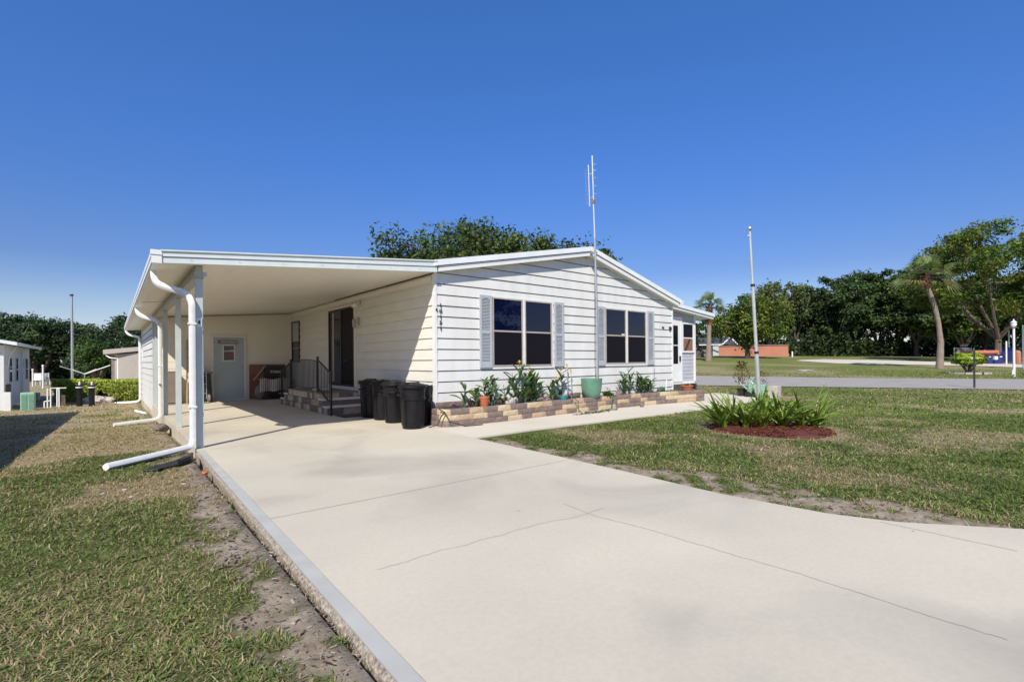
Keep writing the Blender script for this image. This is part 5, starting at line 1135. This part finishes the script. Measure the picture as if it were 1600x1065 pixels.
# tan shed
sh = thing('tan_shed', 'tan panelled shed with a low sloping roof behind the hedge', 'shed', (1, 36, -.45)); A = at(172, 30); B = at(224, 27)
fr_ = lambda t, z: (A.x+(B.x-A.x)*t, A.y+(B.y-A.y)*t, z)
ax = A.x
def shp(u, t, z): q = at(u, t); return (q.x, q.y, z)
zt = lambda t, v: CH+(566.3-v)/FPX*t
b = MB(); P = [shp(178, 31, 0), shp(235, 26, 0), shp(300, 40, 0), shp(215, 44, 0)]
b.hexa([(x, y, -.6) for x, y, _ in P]+[(x, y, zt(31, 554) if i in (0, 3) else zt(26, 549)) for i, (x, y, _) in enumerate(P)]); b.build('wall', 'tanwall', sh)
b = MB()
for u0, u1, t in ((174, 181, 30.9), (186, 191, 30.2)):
    a_, c_ = shp(u0, t, 0), shp(u1, t, 0); b.hexa([(a_[0], a_[1], -.5), (c_[0], c_[1], -.5), (c_[0], c_[1]+.1, -.5), (a_[0], a_[1]+.1, -.5), (a_[0], a_[1], 1.75), (c_[0], c_[1], 1.75), (c_[0], c_[1]+.1, 1.75), (a_[0], a_[1]+.1, 1.75)])
b.build('corner_panel', 'mauve', sh)
b = MB(); R0, R1, R2, R3 = shp(161, 31.3, 0), shp(240, 25.6, 0), shp(310, 40, 0), shp(205, 46, 0); b.hexa([(R0[0], R0[1], zt(31.3, 553)), (R1[0], R1[1], zt(25.6, 546.5)), (R2[0], R2[1], 1.95), (R3[0], R3[1], 1.85), (R0[0], R0[1], zt(31.3, 546)), (R1[0], R1[1], zt(25.6, 540)), (R2[0], R2[1], 2.2), (R3[0], R3[1], 2.1)]); b.build('roof', 'tanwall', sh)
b = MB(); a_ = shp(166, 31.2, 1.78); c_ = shp(172, 31.0, 1.62); e_ = shp(184, 30.3, 1.55); b.path([a_, c_, e_, (e_[0], e_[1], -.4)], .045, 6); b.build('downspout', 'pipe', sh)
# clothes dryer, utility pole, garden posts, chairs
p = at(132, 27); cd = thing('clothes_dryer', 'rotary clothes dryer with white arms spread above the hedge', 'clothes dryer', tuple(p)); MB().path([p, (p.x, p.y, CH-.55)], .03, 8).build('pole', 'metal', cd); b = MB()
c0 = Vector((p.x, p.y, CH-.62))
for u, v, t in ((94, 571, 26), (172, 570, 27), (112, 576, 29), (150, 576, 29)):
    q = at(u, t); q.z = CH+(566-v)/FPX*t; b.bar(c0, q, .05, .04)
b.build('arm', 'pipe', cd)
p = at(113, 33); up = thing('utility_pole', 'thin grey utility pole rising behind the hedge', 'utility pole', tuple(p)); MB().path([p, (p.x, p.y, CH+(566-458)/FPX*33)], [.085, .06], 10).build('pole', 'metal', up, smooth=True); MB().box(p.x-.11, p.y-.1, 5.87, p.x+.09, p.y+.1, 5.96).build('cap', 'dark', up)
for u, v0, v1, t in ((67, 606, 571, 33), (51, 604, 577, 36)):
    p = at(u, t); gp_ = thing('white_garden_post', 'white garden post with a round cap, %s of the two behind the pipes' % ('taller' if t == 33 else 'shorter'), 'post', tuple(p)); MB().path([p, (p.x, p.y, CH+(566-v1)/FPX*t)], .05, 8).build('shaft', 'trim', gp_); MB().blob((p.x, p.y, CH+(566-v1)/FPX*t+.04), .075, 2, 6, 0).build('cap', 'trim', gp_)
for i, (u, lb) in enumerate(((57, 'white garden chair left of the taller garden post'), (63, 'white garden chair directly beside the taller garden post'), (73, 'white garden chair right of the taller garden post'), (82, 'white garden chair farthest right near the hedge'))):
    p = at(u, 37+i*.5); p.z += .0; t = thing('garden_chair', lb, 'chair', tuple(p), .5*i, 'white chairs behind the neighbour'); h = .45
    MB().box(-.25, -.25, h-.04, .25, .25, h).build('seat', 'pipe', t, local=True); MB().box(-.25, .2, h, .25, .25, h+.5).build('backrest', 'pipe', t, local=True)
    for sx in (-.22, .19):
        for sy in (-.22, .19): MB().box(sx, sy, 0, sx+.04, sy+.04, h-.04).build('leg', 'pipe', t, local=True)

# ------------------------------------------------------------------ trees
def tree_mesh(seed, H, Rr, lobes=60, leaves=14000, size=.3, trunk=.28, base=.28, flat=.75, droop=0, dens=.55, tint=(1, 1, 1), spread=1.0, lobe=.30, forks=6):
    """returns (trunk mesh builder, leaf pts, normals, tints) around the origin"""
    r = np.random.RandomState(seed); b = MB(); zc = H*(base+(1-base)*.52); hz = H*(1-base)*.5
    C_ = []
    while len(C_) < lobes:
        p = r.uniform(-1, 1, 3); l = np.linalg.norm(p)
        if l > 1 or l < .35: continue
        if p[2] < -.55 and r.rand() < .6: continue
        q = np.array([p[0]*Rr*.86, p[1]*Rr*.86, zc+p[2]*hz*.9]); q[:2] *= 1+.18*math.sin(3*math.atan2(p[1], p[0])+seed); C_.append(q)
    C_ = np.array(C_)
    fk = np.array([0, 0, H*base*.8]); b.path([(0, 0, -.3), (trunk*.2, 0, H*base*.4), tuple(fk)], [trunk*1.25, trunk, trunk*.85], 10)
    idx = r.permutation(lobes)[:forks*3]; mains = []
    for k in range(forks):
        a = 2*math.pi*k/forks+r.uniform(-.3, .3); e = np.array([math.cos(a)*Rr*.45, math.sin(a)*Rr*.45, zc*.92+r.uniform(-.1, .2)*H]); m_ = (fk+e)/2+np.array([0, 0, -.03*H]); b.path([tuple(fk), tuple(m_), tuple(e)], [trunk*.6, trunk*.42, trunk*.22], 7); mains.append(e)
    for i in range(lobes):
        d = [np.linalg.norm(C_[i]-m_) for m_ in mains]; e = mains[int(np.argmin(d))]
        if i % 2 == 0: m_ = (e+C_[i])/2+r.uniform(-.2, .2, 3); b.path([tuple(e), tuple(m_), tuple(C_[i])], [trunk*.2, trunk*.12, trunk*.05], 5)
    per = leaves//lobes; P, N, TT = [], [], []
    for c in C_:
        rr_ = Rr*lobe*r.uniform(.65, 1.25); v = r.normal(0, 1, (per, 3)); v /= np.linalg.norm(v, axis=1)[:, None]; rad = r.uniform(0, 1, per)**dens
        ph = r.uniform(0, 6.28, 3); am = 1+.28*np.sin(4*v[:, 0]+ph[0])*np.sin(4*v[:, 1]+ph[1])+.18*np.sin(9*v[:, 2]+ph[2])
        q = c+v*(rad*am)[:, None]*np.array([rr_, rr_, rr_*flat]); q[:, 2] -= droop*rad*(np.abs(v[:, 0])); P.append(q); N.append(v); lt = r.uniform(.7, 1.35); hue = r.uniform(.85, 1.25)
        t = lt*r.uniform(.7, 1.3, per); TT.append(np.stack([t*hue*tint[0], t*tint[1], t*r.uniform(.7, 1.1)*tint[2]], -1))
    P = np.concatenate(P); N = np.concatenate(N); TT = np.concatenate(TT); return b, P, N, TT, size
def make_tree(name, label, group=None, **k):
    b, P, N, TT, size = tree_mesh(**k); t = thing(name, label, 'tree', (0, 0, 0), 0, group)
    b.build('trunk', 'bark', t, local=True, smooth=True); leafcloud('crown', P, N, size, TT, M['crown'], k['seed'], t); return t
def put(t, u, tt, rz=0, label=None, s=None, first=False, sink=0):
    p = at(u, tt); p.z -= sink
    if first: t.location = p; t.rotation_euler = (0, 0, rz); 
    if first:
        if s: t.scale = s if hasattr(s, '__len__') else (s,)*3
        if label: t['label'] = label
        return t
    return dup(t, p, rz, label, s)
GT = 'dark oaks along the back of the lawn'
oakA = make_tree('oak_tree', 'x', GT, seed=1, H=12.5, Rr=6.2, lobes=70, leaves=15000, size=.46, base=.18, lobe=.22, tint=(1.0, 1.1, 1.1))
oakB = make_tree('oak_tree', 'x', GT, seed=2, H=13.5, Rr=5.6, lobes=80, leaves=15000, size=.44, base=.15, lobe=.20, tint=(.95, 1.12, 1.2), flat=.6)
oakC = make_tree('oak_tree', 'x', GT, seed=3, H=11.5, Rr=5.2, lobes=60, leaves=12000, size=.46, base=.12, lobe=.25, tint=(1.3, 1.25, .95))
mossy = make_tree('mossy_oak_tree', 'x', None, seed=4, H=13, Rr=5.0, lobes=46, leaves=8000, size=.42, base=.2, lobe=.22, tint=(1.9, 1.6, 2.0), dens=.8, droop=.8)
put(mossy, 1203, 74, 0, 'greyish mossy oak rising directly behind the round light green tree', .98, True)
dup(mossy, at(1243, 76), 2.1, 'thin grey-topped oak right of the mossy oak, above the end of the orange wall', (.92, .92, 1.0))
L_ = [(oakC, 1270, 80, 1.0, .95, 'yellowish oak above the blue-roofed building, first full oak of the line'), (oakB, 1303, 74, 2.0, .92, 'tall dark oak with a lumpy crown above the pale lane tip'), (oakA, 1338, 78, .5, 1.08, 'broad dark oak, tallest of the middle of the tree line'),
      (oakB, 1372, 74, 4.0, .98, 'dark oak right of the tallest middle oak'), (oakC, 1400, 72, 3.0, 1.08, 'dark oak whose crown leaves a sky gap below it'), (oakA, 1432, 70, 2.6, 1.0, 'dark oak directly left of the leaning palm'), (oakB, 1470, 66, 5.0, .9, 'dark oak behind the leaning palm trunk'), (oakC, 1505, 64, .2, .92, 'oak behind the grassy bush ring'), (oakA, 1540, 68, 1.2, .80, 'oak behind the orange container'), (oakB, 1585, 66, 3.3, .78, 'oak behind the blue dumpsters'), (oakC, 1625, 60, 3.3, .9, 'oak cut by the right edge of the view')]
used = set()
for tr_, u, tt, rz, s, lb in L_:
    put(tr_, u, tt, rz, lb, s, first=id(tr_) not in used); used.add(id(tr_))
back = [(1150, 104, .85), (1200, 112, .9), (1260, 108, .85), (1320, 112, .9), (1450, 104, .85), (1515, 98, .85), (1575, 94, .8), (1100, 112, .75), (1055, 118, .7)]
for i, (u, tt, s) in enumerate(back): d_ = dup([oakA, oakB, oakC][i % 3], at(u, tt), i*1.3, 'far oak filling the second row behind the tree line', s); d_['group'] = 'second row of far oaks'
# low dark understory that closes the wood
ug = np.random.RandomState(8)
def under(name, label, u0, u1, t0, t1, h, n, size, seed, cat='shrubs'):
    r = np.random.RandomState(seed); us_ = r.uniform(u0, u1, n); ts = r.uniform(t0, t1, n); k = (us_-PCX)/FPX; x = Fv.x*ts+Rv.x*k*ts; y = Fv.y*ts+Rv.y*k*ts; z = terrain(x, y)
    prof = h*(.45+.75*fbm(us_*.06, us_*0+seed, seed, 3)); q = np.stack([x, y, z+r.uniform(0, 1, n)*prof], -1); v = r.normal(0, 1, (n, 3)); t = r.uniform(.45, 1.1, n)*(.6+.8*fbm(us_*.1, q[:, 2]*.7, 5, 2))
    o = leafcloud(name, q, v*.5, size, np.stack([t*.8, t*.85, t*.8], -1), M['crown'], seed); o['kind'] = 'stuff'; return o
under('understory', '', 1233, 1660, 70, 84, 3.4, 14000, .55, 3); under('understory', '', 1085, 1240, 74, 86, 3.2, 3500, .55, 5)
under('understory', '', -30, 240, 46, 54, 2.6, 7000, .36, 6)
# left tree line
GL = 'trees behind the left neighbours'
ta = make_tree('dark_tree', 'dark spreading tree at the far left edge above the neighbour roof', GL, seed=11, H=6.6, Rr=3.6, lobes=60, leaves=12000, size=.27, base=.15, lobe=.24, tint=(.72, .88, 1.05))
put(ta, 8, 47, 0, None, 1.02, True, .2)
tb = make_tree('dark_tree', 'tall dark tree between the neighbour house and the utility pole', GL, seed=12, H=6.4, Rr=3.3, lobes=56, leaves=11000, size=.26, base=.12, lobe=.25, tint=(.75, .9, 1.05)); put(tb, 62, 46, 1, None, 1.0, True, .2)
for u, tt, rz, s, lb, src in ((108, 50, 2, .92, 'dark tree directly behind the utility pole', ta), (150, 44, 3, .72, 'lower bushy tree right of the utility pole', tb), (190, 48, 4, .98, 'rounded dark tree above the tan shed', ta), (232, 46, 1.4, .9, 'dark tree hidden partly by the carport gutter', tb), (36, 54, 5, 1.1, 'farther dark tree behind the first two on the left', tb), (-35, 48, 5, 1.05, 'dark tree mostly past the left edge', tb)):
    dup(src, at(u, tt)-Vector((0, 0, .2)), rz, lb, s)
lg = make_tree('young_tree', 'lighter green young tree just left of the tan shed', None, seed=13, H=3.4, Rr=1.5, lobes=22, leaves=4500, size=.17, base=.05, lobe=.4, tint=(1.0, 1.4, .8)); put(lg, 152, 38, 0, None, 1, True)
# tree behind the house
big = make_tree('oak_tree', 'wide bushy green oak showing above the house roof left of the antenna', None, seed=24, H=10.4, Rr=9.6, lobes=280, leaves=62000, size=.265, base=.22, lobe=.125, tint=(1.05, 1.12, .85), flat=.8, dens=.6); put(big, 752, 34.5, .4, None, (.97, .97, .975), True)
sm = make_tree('small_tree', 'small leafy tree top peeking over the roof right of the antenna', None, seed=22, H=9.2, Rr=1.9, lobes=26, leaves=3400, size=.26, base=.5, lobe=.34, tint=(.9, 1, .9)); put(sm, 940, 36, .4, None, (1, 1, .985), True)
# round light tree by the orange wall
rt = make_tree('round_tree', 'round light green tree standing in front of the orange wall', None, seed=31, H=7.3, Rr=4.7, lobes=70, leaves=17000, size=.30, base=.16, lobe=.26, tint=(1.75, 1.65, .8), flat=.85, trunk=.3); put(rt, 1168, 58, 0, None, 1, True)
# big tree at right edge
rt2 = make_tree('shade_tree', 'big spreading shade tree at the right edge with layered light green foliage', None, seed=33, H=13.4, Rr=8.6, lobes=185, leaves=40000, size=.28, base=.20, lobe=.14, tint=(1.9, 1.8, .9), flat=.45, dens=.7, trunk=.28, forks=8); put(rt2, 1560, 46, .9, None, 1, True)
# trees beyond the camera, seen only in the window panes
for i, (x, y, s, src) in enumerate(((28.5, -23.5, .78, oakA), (63, -55, .42, oakC), (72, -52, .36, oakB), (82, -48, .42, oakC), (96, -50, .40, oakA))):
    dup(src, (x, y, 0), i*2.0, ['oak behind the photographer that darkens the left pane of the left window', 'small far oak reflected low in the right pane of the left window', 'smallest far oak beside the reflected one', 'far oak reflected low in the right window', 'farthest oak reflected at the right edge of the right window'][i], s)

# fan palms
def palm(name, label, pts, rad, boots, cr, nf, seed, L=1.0):
    r = random.Random(seed); base = Vector(pts[0]); t = thing(name, label, 'palm tree', tuple(base)); P = [Vector(p) for p in pts]; n = len(P)
    b = MB(); q = []
    for i in range(n-1):
        for k in range(5): q.append(P[i].lerp(P[i+1], k/5))
    q.append(P[-1]); rd = [rad*(1.35-.5*min(1, i/len(q)*3))*(1+.05*(i % 2)) for i in range(len(q))]; b.path(q, rd, 12); b.build('trunk', 'palmbark', t, smooth=False)
    top = P[-1]; b = MB(); k = 0
    d = (P[-1]-P[-2]).normalized(); s0 = top-d*boots
    for i in range(int(boots*46)):
        a = i*2.4; c = s0+d*boots*(i/int(boots*46)); h = Vector((math.cos(a), math.sin(a), 0)); b.bar(c+h*rad*.5, c+h*rad*1.5+Vector((0, 0, .22)), .09, .05)
    b.path([s0, top+Vector((0, 0, .15))], [rad*1.1, rad*1.25], 10); b.build('leaf_boots', 'palmboot', t)
    b = MB(); b.tint = []; sb = MB()
    for i in range(nf):
        az = i*2.39996; f = i/nf; el = 1.4-f*1.75+r.uniform(-.2, .2)   # elevation from up to drooping
        d0 = Vector((math.cos(az)*math.cos(el), math.sin(az)*math.cos(el), math.sin(el))); pl = L*r.uniform(.7, 1.0); tip = top+d0*pl+Vector((0, 0, -.12*pl*math.cos(el))); sb.path([top, top+d0*pl*.5, tip], [.03, .022, .015], 5)
        fl = L*r.uniform(.7, .95); nb_ = 12; upv = Vector((0, 0, 1)); sx = d0.cross(upv); sx = sx.normalized() if sx.length > .1 else Vector((1, 0, 0)); sx = Matrix.Rotation(r.uniform(-1.0, 1.0), 3, d0) @ sx; nn_ = sx.cross(d0).normalized(); tv = tn(r, .45 if f > .7 else .6, 1.0 if f > .7 else 1.7); tv = (tv[0]*(1.5 if f > .85 else 1), tv[1], tv[2])
        for k in range(nb_):
            th = (k/(nb_-1)-.5)*2.7; dd = (d0*math.cos(th)+sx*math.sin(th)).normalized(); ln = fl*(1-.28*abs(th)/1.75); wd = .038*L; pp = tip; e1 = pp+dd*ln*.55+nn_*.05; e2 = pp+dd*ln+Vector((0, 0, -.20*ln)); w1 = dd.cross(nn_).normalized()*wd; i0 = len(b.v)
            b.v += [tuple(pp), tuple(e1-w1), tuple(e1+w1), tuple(e2)]; b.tint += [tv]*4; b.f += [(i0, i0+1, i0+3, i0+2)]; b.mi.append(0)
    b.build('fronds', 'palmleaf', t); sb.build('frond_stalks', 'palmleaf', t); return t
def col(u, v, t): q = at(u, t); return Vector((q.x, q.y, CH+((561.7-(u-800)*ROLL)-v)/FPX*t))
a1 = at(1107, 50); palm('fan_palm', 'straight fan palm with a red-brown upper trunk beside the sunroom', [a1, col(1108, 530, 50), col(1109, 497, 50), col(1109, 481, 50)], .24, 1.7, 0, 32, 3, 1.15)
a2 = at(1468, 35); palm('leaning_fan_palm', 'leaning curved fan palm on the right side of the lawn', [a2, col(1470, 535, 35), col(1467, 505, 35), col(1461, 478, 35), col(1451, 450, 35), col(1446, 434, 35)], .17, .75, 0, 32, 8, 1.28)

# ------------------------------------------------------------------ across the street
ow_ = thing('orange_wall', 'long low orange stucco wall at the back of the lawn', 'wall', tuple(at(1180, 68))); 
def span(b, u0, t0, u1, t1, z0, z1, th=.3, n=1):
    A, B = at(u0, t0), at(u1, t1); d = (B-A); d.z = 0; d.normalize(); nn_ = Vector((-d.y, d.x, 0))*th; g_ = min(A.z, B.z); b.hexa([(A.x, A.y, g_+z0), (B.x, B.y, g_+z0), (B.x+nn_.x, B.y+nn_.y, g_+z0), (A.x+nn_.x, A.y+nn_.y, g_+z0), (A.x, A.y, g_+z1), (B.x, B.y, g_+z1), (B.x+nn_.x, B.y+nn_.y, g_+z1), (A.x+nn_.x, A.y+nn_.y, g_+z1)]); return b
b = MB(); span(b, 1123, 70, 1232, 66, -.5, 1.55); b.build('wall_body', 'orange', ow_); b = MB(); span(b, 1123, 69.9, 1232.3, 65.9, 1.552, 1.64, .4); b.build('coping', 'dred', ow_)
gh = thing('garage', 'small dark-roofed garage with a white gable edge and pale blue door behind the palm', 'garage', tuple(at(1125, 72)))
b = MB(); span(b, 1098, 74, 1150, 73, -.4, 1.55, 6); b.build('wall', 'mauve', gh); b = MB(); span(b, 1114, 72.9, 1123, 72.8, -.2, 1.45, .3); b.build('door', 'door', gh)
b = MB(); A, B, Cc = at(1092, 73.4), at(1135, 72.6), at(1152, 72.3); g_ = A.z
b.face([(A.x, A.y, g_+1.6), (Cc.x, Cc.y, g_+1.6), (Cc.x+5, Cc.y+3, g_+3.0), (A.x+5, A.y+3, g_+2.9)]); b.build('roof', 'dkroof', gh)
A, P_, B = at(1128, 71.5), at(1141, 71.3), at(1152, 71.1); b = MB(); b.face([(A.x, A.y, g_+1.62), (B.x, B.y, g_+1.62), (P_.x, P_.y, g_+2.62)]); b.face([(A.x, A.y, g_+1.62), (P_.x, P_.y, g_+2.62), (P_.x+5, P_.y+3, g_+2.8), (A.x+5, A.y+3, g_+1.7)]); b.build('gable', 'dkroof', gh)
b = MB(); b.bar((A.x, A.y-.05, g_+1.60), (P_.x, P_.y-.05, g_+2.66), .1, .16); b.bar((P_.x, P_.y-.05, g_+2.66), (B.x, B.y-.05, g_+1.60), .1, .16); A2 = at(1092, 73.3); b.bar((A2.x, A2.y-.05, g_+1.6), (A.x, A.y-.05, g_+1.6), .1, .14); b.build('bargeboard', 'trim', gh)
# low fence left of garage
b = MB(); span(b, 1080, 60, 1100, 62, 0, .9, .1); tag(b.build('dark_fence', 'mauve', None), 'dark low fence between the sunroom and the garage', 'fence')
bb = thing('blue_roofed_building', 'low building with a pale blue roof glimpsed through the oaks', 'building', tuple(at(1285, 92))); b = MB(); span(b, 1246, 92, 1320, 90, -.4, 1.5, 5); b.build('wall', 'dkroof', bb); b = MB(); A, B = at(1243, 91), at(1322, 89); g_ = A.z; b.face([(A.x, A.y, g_+1.6), (B.x, B.y, g_+1.6), (B.x+4, B.y+3, g_+3.1), (A.x+4, A.y+3, g_+3.1)]); b.build('roof', 'roof_blue', bb)
p = at(1238, 62); tag(MB().path([p, p+Vector((0, 0, .72))], .09, 8).build('white_marker_post', 'trim', None), 'short white marker post at the right end of the orange wall', 'post')
p = gt(1258, 579.5); tag(MB().blob((p.x, p.y, p.z+.03), (.5, .5, .05), 1, 8, .2).build('utility_cover', 'rock', None), 'pale utility cover lying in the lawn beyond the street', 'utility cover')
# ring bush
p = gt(1513, 583.8); rbsh = thing('yellow_green_bush', 'rounded yellow-green bush on forked stems inside an edging ring', 'shrub', tuple(p)); b = MB()
for a in (0, 1.3, 2.6, 3.7, 5): b.path([p, p+Vector((math.cos(a)*.25, math.sin(a)*.25, .4)), p+Vector((math.cos(a)*.5, math.sin(a)*.5, .85))], [.05, .04, .02], 6)
b.build('stem', 'bark', rbsh); r = np.random.RandomState(5); n = 2300; v = r.normal(0, 1, (n, 3)); v /= np.linalg.norm(v, axis=1)[:, None]; q = v*r.uniform(.3, 1, n)[:, None]**.5*np.array([.72, .72, .40])*(1+.28*np.sin(5*v[:, :1]+1)*np.cos(6*v[:, 1:2])+.15*np.sin(11*v[:, 2:3])); q[:, 2] += .88; t_ = r.uniform(.7, 1.3, n); leafcloud('leaves', q, v, .19, np.stack([t_, t_*1.05, t_*.6], -1), M['hedge'], 5, rbsh)
b = MB()
for k in range(16): a = 2*math.pi*k/16; a2_ = 2*math.pi*(k+.85)/16; b.bar((p.x+.95*math.cos(a), p.y+.95*math.sin(a), p.z+.05), (p.x+.95*math.cos(a2_), p.y+.95*math.sin(a2_), p.z+.05), .14, .12)
tag(b.build('edging_ring', 'tanwall', None), 'low ring of pale edging stones around the yellow-green bush', 'edging')
# yard lamp
p = gt(1584.5, 588.5); yl = thing('lamp_post', 'white lamp post with a round lantern head near the right edge of the lawn', 'lamp post', tuple(p)); MB().path([p, p+Vector((0, 0, 2.62))], [.055, .048], 12).build('pole', 'trim', yl); zt_ = p.z+2.62
MB().blob((p.x, p.y, zt_+.16), (.125, .125, .13), 1, 10, 0).build('globe', 'glow', yl, smooth=True); MB().lathe([(.15, .26), (.05, .34), (.02, .42), (.001, .46)], (p.x, p.y, zt_), 12).build('finial', 'trim', yl); MB().lathe([(.08, 0), (.15, .04), (.001, .05)], (p.x, p.y, zt_-.02), 12).build('collar', 'trim', yl); MB().box(p.x-.15, p.y-.06, p.z+.12, p.x-.05, p.y+.06, p.z+.36).build('outlet_box', 'trim', yl)
p = gt(1522.5, 607); tag(MB().box(p.x-.03, p.y-.03, p.z-.02, p.x+.03, p.y+.03, p.z+1.52).build('thin_stake', 'tealpost', None), 'thin dark stake by the near edge of the street', 'stake')
# yard with containers
oc = thing('orange_container', 'orange ribbed roll-off container behind the ring bush', 'container', tuple(at(1530, 44))); b = MB(); span(b, 1521, 44.5, 1561, 44, 0, 1.15, 2.2); b.build('shell', 'orangem', oc); b = MB()
for z in (.12, .38, .64, .9): span(b, 1521.2, 44.4, 1560.8, 43.9, z, z+.10, .09)
for u in (1521, 1538, 1556): span(b, u, 44.38, u+1.6, 44.36, 0, 1.2, .12)
b.build('rib', 'orangem', oc)
bdp = thing('blue_dumpster', 'dark blue dumpster with a white notice in front of the orange container', 'dumpster', tuple(at(1556, 41))); b = MB(); span(b, 1544, 41.5, 1567, 41, .05, .78, 1.2); b.build('bin', 'bluem', bdp, bevel=.02); b = MB(); span(b, 1543.5, 41.4, 1567.5, 40.9, .79, .85, 1.3); b.build('lid', 'bluem', bdp); b = MB(); span(b, 1551.5, 41.32, 1559.5, 41.15, .40, .72, .03); b.build('notice', 'trim', bdp); b = MB(); span(b, 1545, 41.46, 1548.5, 41.38, .60, .70, .03); span(b, 1562, 41.1, 1566, 41.0, .60, .70, .03); b.build('sticker', 'trim', bdp)
bt = thing('blue_container', 'taller dark blue container with a sloping top right of the dumpster', 'container', tuple(at(1575, 45))); b = MB(); A, B = at(1555, 46), at(1590, 45); g_ = A.z; b.hexa([(A.x, A.y, g_), (B.x, B.y, g_), (B.x+1, B.y+2, g_), (A.x+1, A.y+2, g_), (A.x, A.y, g_+.7), (B.x, B.y, g_+1.35), (B.x+1, B.y+2, g_+1.35), (A.x+1, A.y+2, g_+.7)]); b.build('shell', 'bluem', bt)
b = MB(); span(b, 1587, 42.6, 1597, 42.4, -.2, 1.15, 1.0); oc2 = tag(b.build('orange_tank', 'orangem', None, bevel=.2), 'salmon orange rounded tank behind the lamp post', 'tank')
for u, v1, t, lb in ((1572.5, 533, 40, 'thin white marker pole right of the blue dumpster'), (1576.5, 512, 46, 'taller pale pole behind the blue containers')):
    p = at(u, t); tag(MB().path([p, col(u, v1, t)], .05, 8).build('marker_pole', 'trim', None), lb, 'pole')
fn = thing('chain_link_fence', 'grey chain-link gate panel left of the orange container', 'fence', tuple(at(1505, 48))); b = MB()
for u in (1491, 1497, 1518): p = at(u, 48); b.path([p, p+Vector((0, 0, 1.35))], .04, 6)
for z in (.1, 1.3): A, B = at(1491, 48), at(1518, 48); b.path([A+Vector((0, 0, z)), B+Vector((0, 0, z))], .03, 6)
b.build('frame', 'metal', fn); b = MB(); A, B = at(1491, 48), at(1518, 48)
for k in range(22):
    t0_ = k/22; p = A.lerp(B, t0_); q = A.lerp(B, min(1, t0_+.3)); b.path([p+Vector((0, 0, .1)), q+Vector((0, 0, 1.28))], .007, 4); b.path([p+Vector((0, 0, 1.28)), q+Vector((0, 0, .1))], .007, 4)
b.build('mesh', 'metal', fn)
p = at(1598.5, 33); ss = thing('street_sign', 'green street name sign on a grey pole at the right edge', 'street sign', tuple(p)); MB().path([p, p+Vector((0, 0, 3.0))], .035, 8).build('pole', 'metal', ss); zz = CH+(555.5-517)/FPX*33; MB().box(p.x-.42, p.y-.02, zz-.14, p.x+.5, p.y+.02, zz+.14).build('sign_plate', 'sign', ss)
